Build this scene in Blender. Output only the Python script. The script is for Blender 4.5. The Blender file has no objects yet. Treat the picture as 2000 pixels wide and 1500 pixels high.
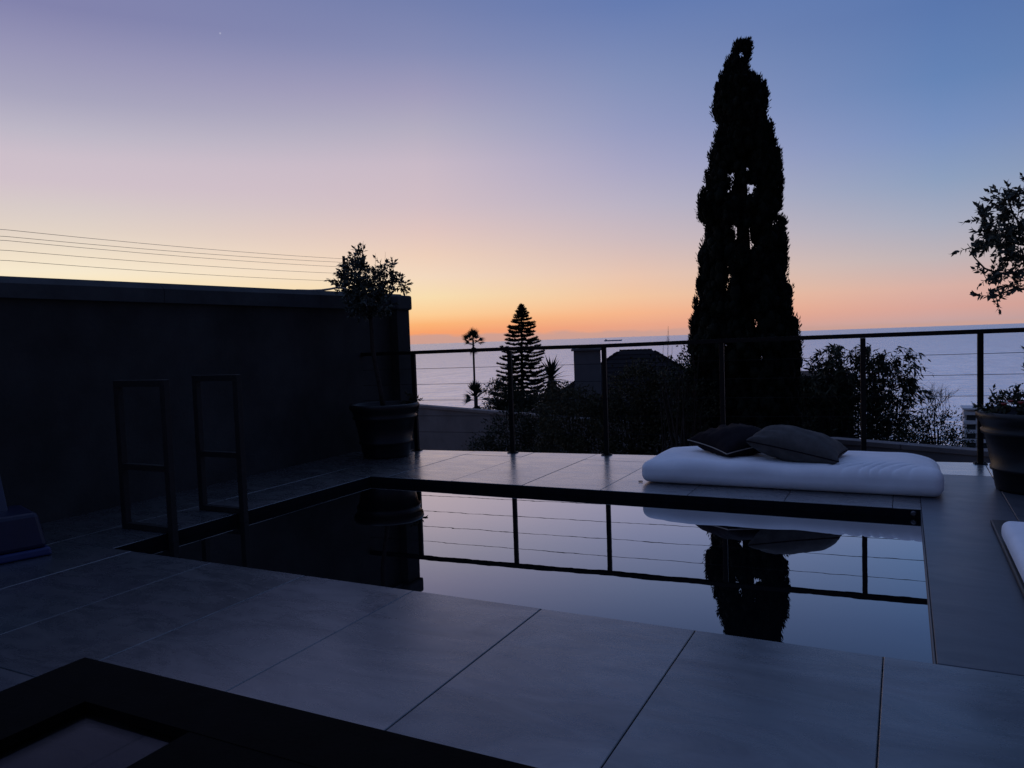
import bpy, bmesh, math, random
import numpy as np
from mathutils import Vector, Matrix

# ------------------------------------------------------------------ camera
scene = bpy.context.scene
COL = scene.collection
RC = [[0.890901880777263, 0.005479945142424149, 0.4541627561004664],
      [0.4528512324005869, 0.06616659673408576, -0.8891275177329171],
      [-0.03492277395633664, 0.9977935416096182, 0.056466345563793305]]
CAM_Z = 1.05
cam = bpy.data.cameras.new('camera')
cam.lens = 36.0 * 1502.0 / 2000.0
cam.sensor_width = 36.0
cam.clip_start = 0.05
cam.clip_end = 200000.0
camo = bpy.data.objects.new('camera', cam)
COL.objects.link(camo)
camo.matrix_world = Matrix.Translation((0, 0, CAM_Z)) @ Matrix(RC).to_4x4()
scene.camera = camo

# ------------------------------------------------------------------ sky and light
def s2l(c):
    return tuple(((v / 255) / 12.92 if v / 255 <= .04045 else ((v / 255 + .055) / 1.055) ** 2.4) for v in c)

SUN_AZ = math.radians(-58.0)          # measured from +Y towards +X: the glow behind the left wall
SUN_EL = math.radians(-1.0)
ZEN = (126, 148, 200)
R0 = [(0, 235, 150, 90), (2.2, 250, 205, 130), (4, 248, 228, 178), (5.4, 242, 230, 205), (6.3, 236, 222, 200), (7.9, 222, 208, 196),
      (9.4, 212, 200, 198), (11, 205, 190, 200), (12.5, 201, 188, 200), (14, 186, 180, 196), (16, 165, 162, 187),
      (18.6, 148, 146, 180), (21.1, 127, 128, 170), (40, 124, 134, 180), (90,) + ZEN]
R1 = [(0, 215, 150, 125), (.8, 246, 160, 108), (1.4, 249, 178, 118), (2.1, 250, 203, 148), (3.4, 245, 219, 175), (4.9, 240, 214, 190),
      (6.4, 235, 205, 186), (8.2, 222, 195, 190), (10, 208, 188, 195), (12.9, 198, 183, 197), (15.3, 177, 171, 191),
      (17.6, 158, 154, 185), (20.3, 132, 138, 178), (23.4, 113, 125, 171), (40, 116, 134, 184), (90,) + ZEN]
R2 = [(0, 198, 155, 145), (.8, 233, 165, 136), (1.7, 244, 180, 140), (2.9, 240, 195, 160), (4.4, 231, 195, 175), (6.9, 205, 185, 188),
      (9.4, 185, 177, 195), (11.9, 167, 165, 195), (14.7, 147, 153, 191), (18, 128, 142, 184), (22.7, 98, 121, 175),
      (40, 108, 132, 187), (90,) + ZEN]
R3 = [(0, 178, 160, 166), (1.2, 214, 165, 155), (2.5, 215, 175, 165), (4.4, 190, 178, 182), (6.7, 165, 170, 190), (9.2, 140, 158, 190),
      (12.3, 118, 143, 190), (15.4, 99, 130, 181), (19.7, 87, 117, 172), (40, 102, 130, 187), (90,) + ZEN]
R4 = [(0, 44, 50, 78), (10, 50, 58, 90), (25, 54, 66, 104), (45, 54, 68, 108), (68, 78, 96, 146), (90,) + ZEN]

world = bpy.data.worlds.new('World')
scene.world = world
world.use_nodes = True
nt = world.node_tree
nt.nodes.clear()

def N(tree, kind, **kw):
    n = tree.nodes.new(kind)
    for k, v in kw.items():
        setattr(n, k, v)
    return n

def math_node(tree, op, a, b=None, clamp=False):
    n = N(tree, 'ShaderNodeMath', operation=op, use_clamp=clamp)
    for i, v in enumerate((a, b)):
        if v is None:
            continue
        if isinstance(v, (int, float)):
            n.inputs[i].default_value = v
        else:
            tree.links.new(v, n.inputs[i])
    return n.outputs[0]

def maprange(tree, v, a, b, c=0.0, d=1.0, interp='LINEAR'):
    n = N(tree, 'ShaderNodeMapRange', interpolation_type=interp)
    tree.links.new(v, n.inputs[0])
    for i, x in enumerate((a, b, c, d)):
        n.inputs[i + 1].default_value = x
    return n.outputs[0]

def mixcol(tree, f, a, b, mode='MIX'):
    n = N(tree, 'ShaderNodeMix', data_type='RGBA', blend_type=mode)
    for sock, v in ((n.inputs[0], f), (n.inputs[6], a), (n.inputs[7], b)):
        if isinstance(v, (int, float)):
            sock.default_value = v
        elif isinstance(v, tuple):
            sock.default_value = v if len(v) == 4 else v + (1,)
        else:
            tree.links.new(v, sock)
    return n.outputs[2]

tc = N(nt, 'ShaderNodeTexCoord')
sep = N(nt, 'ShaderNodeSeparateXYZ')
nt.links.new(tc.outputs['Generated'], sep.inputs[0])
elev = math_node(nt, 'MULTIPLY', math_node(nt, 'ARCSINE', sep.outputs[2]), 180 / math.pi)
flat = N(nt, 'ShaderNodeCombineXYZ')
nt.links.new(sep.outputs[0], flat.inputs[0]); nt.links.new(sep.outputs[1], flat.inputs[1])
nrm = N(nt, 'ShaderNodeVectorMath', operation='NORMALIZE')
nt.links.new(flat.outputs[0], nrm.inputs[0])
dot = N(nt, 'ShaderNodeVectorMath', operation='DOT_PRODUCT')
nt.links.new(nrm.outputs[0], dot.inputs[0])
dot.inputs[1].default_value = (math.sin(SUN_AZ), math.cos(SUN_AZ), 0)
away = math_node(nt, 'MULTIPLY', math_node(nt, 'ARCCOSINE', dot.outputs['Value']), 180 / math.pi)
efac = math_node(nt, 'POWER', math_node(nt, 'DIVIDE', math_node(nt, 'MAXIMUM', elev, 0.0), 90.0), 0.5)

def sky_ramp(stops):
    r = N(nt, 'ShaderNodeValToRGB')
    e = r.color_ramp.elements
    while len(e) > 1:
        e.remove(e[-1])
    for i, s in enumerate(stops):
        p = (s[0] / 90) ** .5
        el = e[0] if i == 0 else e.new(p)
        el.position = p
        el.color = s2l(s[1:]) + (1,)
    nt.links.new(efac, r.inputs[0])
    return r.outputs[0]

c = sky_ramp(R0)
for st, a0, a1 in ((R1, 2, 25), (R2, 25, 40), (R3, 40, 60), (R4, 60, 140)):
    c = mixcol(nt, maprange(nt, away, a0, a1), c, sky_ramp(st))
# the low cloud bank lying on the horizon under the glow
mp = N(nt, 'ShaderNodeMapping')
nt.links.new(tc.outputs['Generated'], mp.inputs[0])
mp.inputs['Scale'].default_value = (34, 34, 90)
cn = N(nt, 'ShaderNodeTexNoise')
cn.inputs['Scale'].default_value = 1.0; cn.inputs['Detail'].default_value = 5
nt.links.new(mp.outputs[0], cn.inputs[0])
top = math_node(nt, 'ADD', math_node(nt, 'MULTIPLY', cn.outputs['Fac'], 0.9), 0.12)
top = math_node(nt, 'MULTIPLY', top, maprange(nt, away, 20, 52, 1.15, 0.35))
bank = maprange(nt, math_node(nt, 'SUBTRACT', elev, top), -0.10, 0.14, 0.85, 0.0)
c = mixcol(nt, bank, c, s2l((200, 158, 148)))
# one early star
sd = N(nt, 'ShaderNodeVectorMath', operation='DISTANCE')
sv = Vector((-2178.88, 2062.16, 1136.2)).normalized()
nt.links.new(tc.outputs['Generated'], sd.inputs[0]); sd.inputs[1].default_value = sv
star = maprange(nt, sd.outputs['Value'], 0.0005, 0.0012, 0.35, 0.0)
c = mixcol(nt, star, c, (.75, .75, .85))
# a little of the physical twilight sky on top
nish = N(nt, 'ShaderNodeTexSky', sky_type='NISHITA')
nish.sun_disc = False
nish.sun_elevation = SUN_EL
nish.sun_rotation = SUN_AZ
c = mixcol(nt, 0.02, c, nish.outputs[0], 'ADD')
bg = N(nt, 'ShaderNodeBackground')
bg.inputs[1].default_value = 1.0
nt.links.new(c, bg.inputs[0])
wo = N(nt, 'ShaderNodeOutputWorld')
nt.links.new(bg.outputs[0], wo.inputs[0])

sun = bpy.data.lights.new('sun', 'SUN')
sun.energy = 0.02
sun.angle = math.radians(12)
sun.color = (1, .72, .5)
suno = bpy.data.objects.new('sun', sun)
COL.objects.link(suno)
d = Vector((math.sin(SUN_AZ), math.cos(SUN_AZ), math.sin(math.radians(2.5))))
suno.rotation_euler = d.to_track_quat('Z', 'Y').to_euler()

vs = scene.view_settings
vs.view_transform = 'Standard'
vs.look = 'None'
vs.exposure = 0.0
vs.gamma = 1.0
vs.use_curve_mapping = False
scene.cycles.max_bounces = 6
scene.cycles.glossy_bounces = 4
scene.cycles.transparent_max_bounces = 6

# ------------------------------------------------------------------ materials
def material(name, base, rough=.6, var=.25, scale=8.0, bump=0.0, bscale=40.0, spec=.5, ior=1.5, metal=0.0, rvar=0.0, per_object=0.0, stretch=None, sheen=0.0):
    m = bpy.data.materials.new(name)
    m.use_nodes = True
    t = m.node_tree
    b = t.nodes['Principled BSDF']
    tcn = N(t, 'ShaderNodeTexCoord')
    vec = tcn.outputs['Object']
    if stretch:
        mpn = N(t, 'ShaderNodeMapping')
        mpn.inputs['Scale'].default_value = stretch
        t.links.new(vec, mpn.inputs[0])
        vec = mpn.outputs[0]
    n1 = N(t, 'ShaderNodeTexNoise')
    n1.inputs['Scale'].default_value = scale; n1.inputs['Detail'].default_value = 6; n1.inputs['Roughness'].default_value = .6
    t.links.new(vec, n1.inputs[0])
    lo = tuple(v * (1 - var) for v in base); hi = tuple(min(1, v * (1 + var)) for v in base)
    f = maprange(t, n1.outputs['Fac'], .3, .7)
    col = mixcol(t, f, lo, hi)
    if per_object:
        oi = N(t, 'ShaderNodeObjectInfo')
        k = maprange(t, oi.outputs['Random'], 0, 1, 1 - per_object, 1 + per_object)
        cx = N(t, 'ShaderNodeCombineXYZ')
        for i in range(3):
            t.links.new(k, cx.inputs[i])
        col = mixcol(t, 1.0, col, cx.outputs[0], 'MULTIPLY')
    t.links.new(col, b.inputs['Base Color'])
    b.inputs['Roughness'].default_value = rough
    if rvar:
        t.links.new(maprange(t, n1.outputs['Fac'], .3, .7, rough - rvar, rough + rvar), b.inputs['Roughness'])
    b.inputs['IOR'].default_value = ior
    b.inputs['Metallic'].default_value = metal
    b.inputs['Specular IOR Level'].default_value = spec
    if sheen:
        b.inputs['Sheen Weight'].default_value = sheen
    if bump:
        n2 = N(t, 'ShaderNodeTexNoise')
        n2.inputs['Scale'].default_value = bscale; n2.inputs['Detail'].default_value = 5
        t.links.new(vec, n2.inputs[0])
        bp = N(t, 'ShaderNodeBump')
        bp.inputs['Strength'].default_value = bump; bp.inputs['Distance'].default_value = .01
        t.links.new(n2.outputs['Fac'], bp.inputs['Height'])
        t.links.new(bp.outputs[0], b.inputs['Normal'])
    return m

M = {}
M['wall'] = material('charcoal_plaster', (.030, .032, .033), .85, .4, 1.6, .35, 50, spec=.15)
M['coping'] = material('grey_coping', (.044, .050, .054), .8, .3, 4, .2, 50, spec=.2)
M['concrete'] = material('dark_concrete', (.07, .07, .072), .8, .3, 4, .3, 40)
M['bwall'] = material('garden_wall_plaster', (.085, .085, .095), .85, .25, 1.2, .3, 30)
M['bcap'] = material('garden_wall_cap', (.11, .105, .11), .8, .2, 2, .2, 30)
M['pool'] = material('black_pool_mosaic', (.006, .007, .010), .9, .3, 20, spec=.08)
M['metal'] = material('black_powder_coat', (.004, .004, .005), .55, .2, 30, .05, 300, spec=.15)
M['handrail'] = material('dark_bronze', (.018, .018, .019), .6, .2, 30, .05, 300, spec=.15)
M['table'] = material('matt_black_timber', (.0022, .0022, .0025), .8, .3, 20, .1, 100, spec=.03)
M['cable'] = material('steel_cable', (.10, .10, .11), .4, .1, 60, metal=.8)
M['pot'] = material('charcoal_pot', (.008, .008, .0095), .42, .2, 12, .06, 120, spec=.3)
M['soil'] = material('soil', (.02, .015, .012), .95, .4, 40, .6, 90)
M['bark'] = material('grey_bark', (.034, .029, .027), .9, .4, 30, .6, 60, spec=.1)
M['leaf'] = material('dark_leaf', (.026, .032, .020), .75, .4, 3, spec=.15)
M['leaf2'] = material('olive_leaf', (.042, .042, .024), .75, .4, 2, spec=.15)
M['leaf_pot'] = material('grey_green_leaf', (.042, .056, .044), .55, .3, 3, spec=.4)
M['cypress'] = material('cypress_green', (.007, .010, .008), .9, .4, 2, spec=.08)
M['pine'] = material('pine_green', (.014, .020, .014), .8, .3, 1, spec=.15)
M['palm'] = material('palm_green', (.016, .022, .015), .7, .3, 1, spec=.2)
M['flower'] = material('red_flower', (.20, .02, .015), .6, .2, 20)
M['white'] = material('white_canvas', (.82, .83, .85), .85, .04, 9, .12, 500, sheen=.2)
M['black_base'] = material('black_base', (.012, .012, .013), .5, .2, 10)
M['pillow_dark'] = material('aubergine_fabric', (.008, .006, .009), .9, .2, 14, .2, 700, spec=.1)
M['pillow_grey'] = material('taupe_fabric', (.066, .062, .060), .85, .25, 14, .2, 700, spec=.2)
M['piping'] = material('pale_piping', (.24, .21, .18), .6, .2, 20)
M['roof'] = material('slate_roof', (.014, .012, .014), .85, .3, 3, .2, 20, per_object=.2, spec=.1)
M['hwall'] = material('house_render', (.14, .14, .15), .85, .15, 2)
M['chim'] = material('chimney_render', (.105, .108, .116), .85, .12, 2, spec=.1)
M['dglass'] = material('dark_window', (.03, .04, .045), .08, .1, 2)
M['white_b'] = material('white_render', (.6, .6, .6), .8, .08, 1)
M['blue'] = material('blue_plastic', (.005, .008, .034), .42, .15, 10)
M['blue_rim'] = material('bright_blue_plastic', (.016, .028, .11), .42, .1, 10)
M['ship'] = material('ship_paint', (.16, .17, .21), .8, .2, .02)
M['ground'] = material('scrub_ground', (.028, .030, .022), .95, .5, .6, .5, 3)
M['wire'] = material('fence_wire', (.16, .15, .15), .5, .1, 50, metal=.5)
M['hose'] = material('grey_hose', (.22, .21, .19), .6, .1, 30)
M['twig'] = material('dry_twig', (.022, .02, .022), .9, .2, 30, spec=.1)

# stone tile: broad clouding, scuffs and a soft sheen that varies
def tile_material(name, base, gloss=.72, r0=.19, r1=.33, base_gloss=.115):
    m = bpy.data.materials.new(name)
    m.use_nodes = True
    t = m.node_tree
    b = t.nodes['Principled BSDF']
    b.inputs['IOR'].default_value = 1.4
    geo = N(t, 'ShaderNodeNewGeometry')
    oi = N(t, 'ShaderNodeObjectInfo')
    off = N(t, 'ShaderNodeVectorMath', operation='MULTIPLY_ADD')
    cx = N(t, 'ShaderNodeCombineXYZ')
    for i in range(3):
        t.links.new(oi.outputs['Random'], cx.inputs[i])
    t.links.new(cx.outputs[0], off.inputs[0]); off.inputs[1].default_value = (37, 51, 23)
    t.links.new(geo.outputs['Position'], off.inputs[2])
    def noise(vec, sc, det, ro=.6, dist=0.0):
        n = N(t, 'ShaderNodeTexNoise')
        n.inputs['Scale'].default_value = sc; n.inputs['Detail'].default_value = det
        n.inputs['Roughness'].default_value = ro; n.inputs['Distortion'].default_value = dist
        t.links.new(vec, n.inputs[0])
        return n.outputs['Fac']
    a = noise(off.outputs[0], 1.7, 6, .62, 1.2)
    f = noise(geo.outputs['Position'], 55, 4)
    sc = N(t, 'ShaderNodeMapping')
    sc.inputs['Scale'].default_value = (1.2, 3.2, 1); sc.inputs['Rotation'].default_value = (0, 0, .5)
    t.links.new(off.outputs[0], sc.inputs[0])
    s = noise(sc.outputs[0], 2.0, 7, .68, 1.6)
    col = mixcol(t, maprange(t, a, .3, .72), tuple(v * .88 for v in base), tuple(v * 1.14 for v in base))
    col = mixcol(t, maprange(t, f, .35, .65, 0, .25), col, tuple(v * .65 for v in base))
    # natural slate mottling: plum and sea-green bands, a few dark smudges
    hue = noise(off.outputs[0], 1.1, 5, .6, 1.8)
    col = mixcol(t, maprange(t, hue, .52, .68, 0, .5), col, (base[0] * 1.22, base[1] * .86, base[2] * 1.06))
    col = mixcol(t, maprange(t, hue, .48, .33, 0, .45), col, (base[0] * .78, base[1] * 1.08, base[2] * 1.06))
    sm = noise(sc.outputs[0], 4.3, 6, .6, .8)
    col = mixcol(t, maprange(t, sm, .66, .78, 0, .18), col, tuple(v * .42 for v in base))
    k = maprange(t, oi.outputs['Random'], 0, 1, .84, 1.16)
    kx = N(t, 'ShaderNodeCombineXYZ')
    for i in range(3):
        t.links.new(k, kx.inputs[i])
    col = mixcol(t, 1.0, col, kx.outputs[0], 'MULTIPLY')
    t.links.new(col, b.inputs['Base Color'])
    r = math_node(t, 'ADD', maprange(t, s, .3, .7, r0 + .03, r1 - .02), maprange(t, a, .3, .7, -.01, .03))
    t.links.new(r, b.inputs['Roughness'])
    # riven surface: shallow clefts and ledges
    bp = N(t, 'ShaderNodeBump')
    bp.inputs['Strength'].default_value = .26; bp.inputs['Distance'].default_value = .006
    rv = noise(sc.outputs[0], 1.5, 7, .5, 1.0)
    ledge = N(t, 'ShaderNodeMath', operation='SNAP')
    t.links.new(rv, ledge.inputs[0]); ledge.inputs[1].default_value = .13
    soft = math_node(t, 'ADD', math_node(t, 'MULTIPLY', rv, .8), math_node(t, 'MULTIPLY', ledge.outputs[0], .07))
    hsum = math_node(t, 'ADD', soft, math_node(t, 'MULTIPLY', f, .05))
    t.links.new(hsum, bp.inputs['Height'])
    t.links.new(bp.outputs[0], b.inputs['Normal'])
    lw = N(t, 'ShaderNodeLayerWeight')
    rise = math_node(t, 'POWER', maprange(t, lw.outputs['Facing'], .55, .87), 2.5)
    gl = N(t, 'ShaderNodeBsdfGlossy')
    t.links.new(r, gl.inputs['Roughness'])
    t.links.new(bp.outputs[0], gl.inputs['Normal'])
    mx = N(t, 'ShaderNodeMixShader')
    shn = noise(sc.outputs[0], 1.3, 7, .66, 1.4)
    vary = maprange(t, shn, .30, .70, .6, 1.5)
    t.links.new(math_node(t, 'ADD', math_node(t, 'MULTIPLY', rise, gloss), math_node(t, 'MULTIPLY', vary, base_gloss)), mx.inputs[0])
    t.links.new(b.outputs[0], mx.inputs[1]); t.links.new(gl.outputs[0], mx.inputs[2])
    t.links.new(mx.outputs[0], t.nodes['Material Output'].inputs[0])
    return m
M['tile'] = tile_material('cement_tile', (.034, .041, .053))
M['tile_matt'] = tile_material('matt_cement_coping', (.041, .049, .063), .22, .34, .5, .02)
M['grout'] = material('dark_grout', (.022, .022, .026), .9, .3, 20)

def water_material(name, base, ior, rough, layers, strength, dist):
    m = bpy.data.materials.new(name)
    m.use_nodes = True
    t = m.node_tree
    b = t.nodes['Principled BSDF']
    b.inputs['Base Color'].default_value = base + (1,)
    b.inputs['Roughness'].default_value = rough
    b.inputs['IOR'].default_value = ior
    geo = N(t, 'ShaderNodeNewGeometry')
    total = None
    for (sx, sy, amp, rot) in layers:
        mpn = N(t, 'ShaderNodeMapping')
        mpn.inputs['Scale'].default_value = (sx, sy, 1); mpn.inputs['Rotation'].default_value = (0, 0, rot)
        t.links.new(geo.outputs['Position'], mpn.inputs[0])
        n = N(t, 'ShaderNodeTexNoise')
        n.inputs['Scale'].default_value = 1; n.inputs['Detail'].default_value = 4
        t.links.new(mpn.outputs[0], n.inputs[0])
        v = math_node(t, 'MULTIPLY', n.outputs['Fac'], amp)
        total = v if total is None else math_node(t, 'ADD', total, v)
    bp = N(t, 'ShaderNodeBump')
    bp.inputs['Strength'].default_value = strength; bp.inputs['Distance'].default_value = dist
    t.links.new(total, bp.inputs['Height'])
    t.links.new(bp.outputs[0], b.inputs['Normal'])
    return m
M['water'] = water_material('still_pool_water', (.003, .004, .006), 1.33, .0, ((1.3, 1.1, 1, .3), (4, 3.4, .08, .1)), .07, .01)
def add_grazing_gloss(m, f0, f1, v0, v1):
    """mirror-like share that grows towards grazing view, as on still dark water"""
    t = m.node_tree
    b = t.nodes['Principled BSDF']
    lw = N(t, 'ShaderNodeLayerWeight')
    gl = N(t, 'ShaderNodeBsdfGlossy')
    gl.inputs['Roughness'].default_value = 0.0
    nl = b.inputs['Normal'].links[0].from_socket
    t.links.new(nl, gl.inputs['Normal'])
    mx = N(t, 'ShaderNodeMixShader')
    t.links.new(maprange(t, lw.outputs['Facing'], f0, f1, v0, v1), mx.inputs[0])
    t.links.new(b.outputs[0], mx.inputs[1]); t.links.new(gl.outputs[0], mx.inputs[2])
    t.links.new(mx.outputs[0], t.nodes['Material Output'].inputs[0])
add_grazing_gloss(M['water'], .58, .82, .10, .90)
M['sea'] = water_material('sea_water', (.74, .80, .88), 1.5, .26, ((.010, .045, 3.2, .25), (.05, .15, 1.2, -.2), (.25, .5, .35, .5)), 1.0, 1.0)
def sea_streaks(m):
    t = m.node_tree
    b = t.nodes['Principled BSDF']
    b.inputs['Metallic'].default_value = .9
    geo = N(t, 'ShaderNodeNewGeometry')
    total = None
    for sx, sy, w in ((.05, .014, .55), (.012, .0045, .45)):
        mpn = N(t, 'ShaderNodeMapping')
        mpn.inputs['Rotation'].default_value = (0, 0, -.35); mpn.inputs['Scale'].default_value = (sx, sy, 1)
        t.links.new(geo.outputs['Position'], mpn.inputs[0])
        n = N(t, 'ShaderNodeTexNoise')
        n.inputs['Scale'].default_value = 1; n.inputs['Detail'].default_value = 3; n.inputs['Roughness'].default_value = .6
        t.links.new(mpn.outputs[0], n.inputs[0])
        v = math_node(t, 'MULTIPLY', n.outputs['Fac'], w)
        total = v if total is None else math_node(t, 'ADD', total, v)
    col = mixcol(t, maprange(t, total, .36, .64), (.56, .66, .78), (.84, .90, .98))  # light and dark of wave facets painted into the base colour as streaks
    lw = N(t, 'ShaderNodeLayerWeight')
    # base colour darkened towards the horizon, standing in for dimmer reflection off far waves
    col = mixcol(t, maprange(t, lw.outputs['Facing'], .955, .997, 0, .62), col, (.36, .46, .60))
    t.links.new(col, b.inputs['Base Color'])
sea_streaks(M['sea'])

def pane_material():
    m = bpy.data.materials.new('smoked_acrylic')
    m.use_nodes = True
    t = m.node_tree
    t.nodes.clear()
    tr = N(t, 'ShaderNodeBsdfTransparent')
    nz = N(t, 'ShaderNodeTexNoise'); nz.inputs['Scale'].default_value = 7
    t.links.new(mixcol(t, nz.outputs['Fac'], (.36, .36, .40), (.46, .46, .50)), tr.inputs[0])
    gl = N(t, 'ShaderNodeBsdfGlossy'); gl.inputs['Roughness'].default_value = .25
    fr = N(t, 'ShaderNodeFresnel'); fr.inputs[0].default_value = 1.08
    mx = N(t, 'ShaderNodeMixShader')
    t.links.new(fr.outputs[0], mx.inputs[0]); t.links.new(tr.outputs[0], mx.inputs[1]); t.links.new(gl.outputs[0], mx.inputs[2])
    o = N(t, 'ShaderNodeOutputMaterial')
    t.links.new(mx.outputs[0], o.inputs[0])
    return m
M['pane'] = pane_material()

# ------------------------------------------------------------------ builders
rng = np.random.default_rng(11)
random.seed(5)

def base_of(o):
    while o.parent is not None:
        o = o.parent
    return Vector(o.location)

def link_mesh(name, me, mat, parent=None, loc=None):
    me.materials.clear()
    me.materials.append(M[mat])
    o = bpy.data.objects.new(name, me)
    COL.objects.link(o)
    if parent is not None:
        o.parent = parent
    if loc is not None:
        o.location = loc
    return o

def np_mesh(name, V, F, smooth=False):
    V = np.ascontiguousarray(V, dtype=np.float32); F = np.ascontiguousarray(F, dtype=np.int32)
    me = bpy.data.meshes.new(name)
    me.vertices.add(len(V)); me.vertices.foreach_set('co', V.ravel())
    k = F.shape[1]
    me.loops.add(F.size); me.loops.foreach_set('vertex_index', F.ravel())
    me.polygons.add(len(F)); me.polygons.foreach_set('loop_start', np.arange(0, F.size, k, dtype=np.int32))
    me.polygons.foreach_set('loop_total', np.full(len(F), k, dtype=np.int32))
    if smooth:
        me.polygons.foreach_set('use_smooth', np.ones(len(F), dtype=bool))
    me.update(calc_edges=True)
    return me

def thing(name, label, cat, loc=(0, 0, 0), group=None):
    o = bpy.data.objects.new(name, None)
    o.empty_display_size = .2
    COL.objects.link(o)
    o.location = loc
    return tag(o, label, cat, group)

def tag(o, label, cat, group=None):
    o['label'] = label; o['category'] = cat
    if group:
        o['group'] = group
    return o

class MB:
    def __init__(s):
        s.v = []; s.f = []
    def box(s, c, size, rz=0.0, ry=0.0, rx=0.0):
        R = Matrix.Rotation(rz, 3, 'Z') @ Matrix.Rotation(ry, 3, 'Y') @ Matrix.Rotation(rx, 3, 'X')
        n = len(s.v)
        for x, y, z in ((-1, -1, -1), (1, -1, -1), (1, 1, -1), (-1, 1, -1), (-1, -1, 1), (1, -1, 1), (1, 1, 1), (-1, 1, 1)):
            s.v.append(Vector(c) + R @ Vector((x * size[0] / 2, y * size[1] / 2, z * size[2] / 2)))
        s.f += [tuple(n + i for i in q) for q in ((0, 3, 2, 1), (4, 5, 6, 7), (0, 1, 5, 4), (1, 2, 6, 5), (2, 3, 7, 6), (3, 0, 4, 7))]
        return s
    def span(s, a, b):
        return s.box([(p + q) / 2 for p, q in zip(a, b)], [abs(q - p) for p, q in zip(a, b)])
    def tube(s, path, rad, n=8, cap=True):
        P = [Vector(p) for p in path]
        if not hasattr(rad, '__len__'):
            rad = [rad] * len(P)
        rings = []
        up = Vector((.13, .31, .94))
        for i, p in enumerate(P):
            t = (P[min(i + 1, len(P) - 1)] - P[max(i - 1, 0)]).normalized()
            a = t.cross(up)
            if a.length < 1e-4:
                a = t.cross(Vector((1, 0, 0)))
            a.normalize(); b = t.cross(a)
            k = len(s.v)
            for j in range(n):
                th = 2 * math.pi * j / n
                s.v.append(p + (a * math.cos(th) + b * math.sin(th)) * rad[i])
            rings.append(k)
        for r0, r1 in zip(rings, rings[1:]):
            for j in range(n):
                s.f.append((r0 + j, r0 + (j + 1) % n, r1 + (j + 1) % n, r1 + j))
        if cap:
            s.f.append(tuple(rings[0] + j for j in reversed(range(n))))
            s.f.append(tuple(rings[-1] + j for j in range(n)))
        return s
    def lathe(s, prof, c=(0, 0, 0), n=40, closed=False):
        k = len(s.v)
        for r, z in prof:
            for j in range(n):
                th = 2 * math.pi * j / n
                s.v.append(Vector((c[0] + r * math.cos(th), c[1] + r * math.sin(th), c[2] + z)))
        for i in range(len(prof) - 1):
            for j in range(n):
                a = k + i * n + j; b = k + i * n + (j + 1) % n
                s.f.append((a, b, b + n, a + n))
        if closed:
            s.f.append(tuple(k + j for j in reversed(range(n))))
            s.f.append(tuple(k + (len(prof) - 1) * n + j for j in range(n)))
        return s
    def prism(s, poly, z0, z1, inset=0.0):
        n = len(poly); k = len(s.v)
        P = [Vector((p[0], p[1], 0)) for p in poly]
        cen = sum(P, Vector()) / n
        def ins(d):
            out = []
            for i in range(n):
                a, b, c2 = P[i - 1], P[i], P[(i + 1) % n]
                e1 = (b - a).normalized(); e2 = (c2 - b).normalized()
                n1 = Vector((-e1.y, e1.x, 0)); n2 = Vector((-e2.y, e2.x, 0))
                h = (n1 + n2); h.normalize()
                out.append(b + h * d / max(.3, h.dot(n1)))
            return out
        rings = [(P, z0), (P, z1 - inset), (ins(inset), z1)] if inset else [(P, z0), (P, z1)]
        for ring, z in rings:
            for p in ring:
                s.v.append(Vector((p.x, p.y, z)))
        for i in range(len(rings) - 1):
            for j in range(n):
                a = k + i * n + j; b = k + i * n + (j + 1) % n
                s.f.append((a, b, b + n, a + n))
        s.f.append(tuple(k + j for j in reversed(range(n))))
        s.f.append(tuple(k + (len(rings) - 1) * n + j for j in range(n)))
        return s
    def mesh(s, name, origin=(0, 0, 0), smooth=False, bevel=0.0, seg=2):
        me = bpy.data.meshes.new(name)
        o = Vector(origin)
        me.from_pydata([tuple(Vector(v) - o) for v in s.v], [], s.f)
        if bevel:
            bm = bmesh.new(); bm.from_mesh(me)
            eds = [e for e in bm.edges if len(e.link_faces) == 2 and e.calc_face_angle(0) > .6]
            bmesh.ops.bevel(bm, geom=eds, offset=bevel, segments=seg, affect='EDGES', profile=.5)
            bm.to_mesh(me); bm.free()
        me.update()
        if smooth:
            for p in me.polygons:
                p.use_smooth = True
        return me
    def build(s, name, mat, parent=None, smooth=False, bevel=0.0):
        org = base_of(parent) if parent is not None else (0, 0, 0)
        return link_mesh(name, s.mesh(name, org, smooth, bevel), mat, parent)

def structure(o):
    o['kind'] = 'structure'
    return o

def unit(v):
    return v / np.maximum(np.linalg.norm(v, axis=-1, keepdims=True), 1e-9)

def leaf_quads(P, D, Nn, L, W, fold=.15, wide=.42):
    """P base, D direction, Nn approx normal; one folded diamond leaf each"""
    D = unit(D); S = unit(np.cross(D, Nn)); U = np.cross(S, D)
    L = np.asarray(L)[:, None]; W = np.asarray(W)[:, None]
    mid = P + D * L * wide
    a = P; b = mid + S * W * .5 + U * W * fold; c2 = P + D * L; d2 = mid - S * W * .5 + U * W * fold
    n = len(P)
    V = np.stack([a, b, c2, d2], 1).reshape(-1, 3)
    F = np.arange(n * 4).reshape(n, 4)
    return V, F

def leaf_object(name, mat, parent, P, D, Nn, L, W, **kw):
    V, F = leaf_quads(P, D, Nn, L, W, **kw)
    V = V - np.array(base_of(parent))
    return link_mesh(name, np_mesh(name, V, F), mat, parent)

def rand_dir(n):
    return unit(rng.normal(size=(n, 3)))

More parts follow.
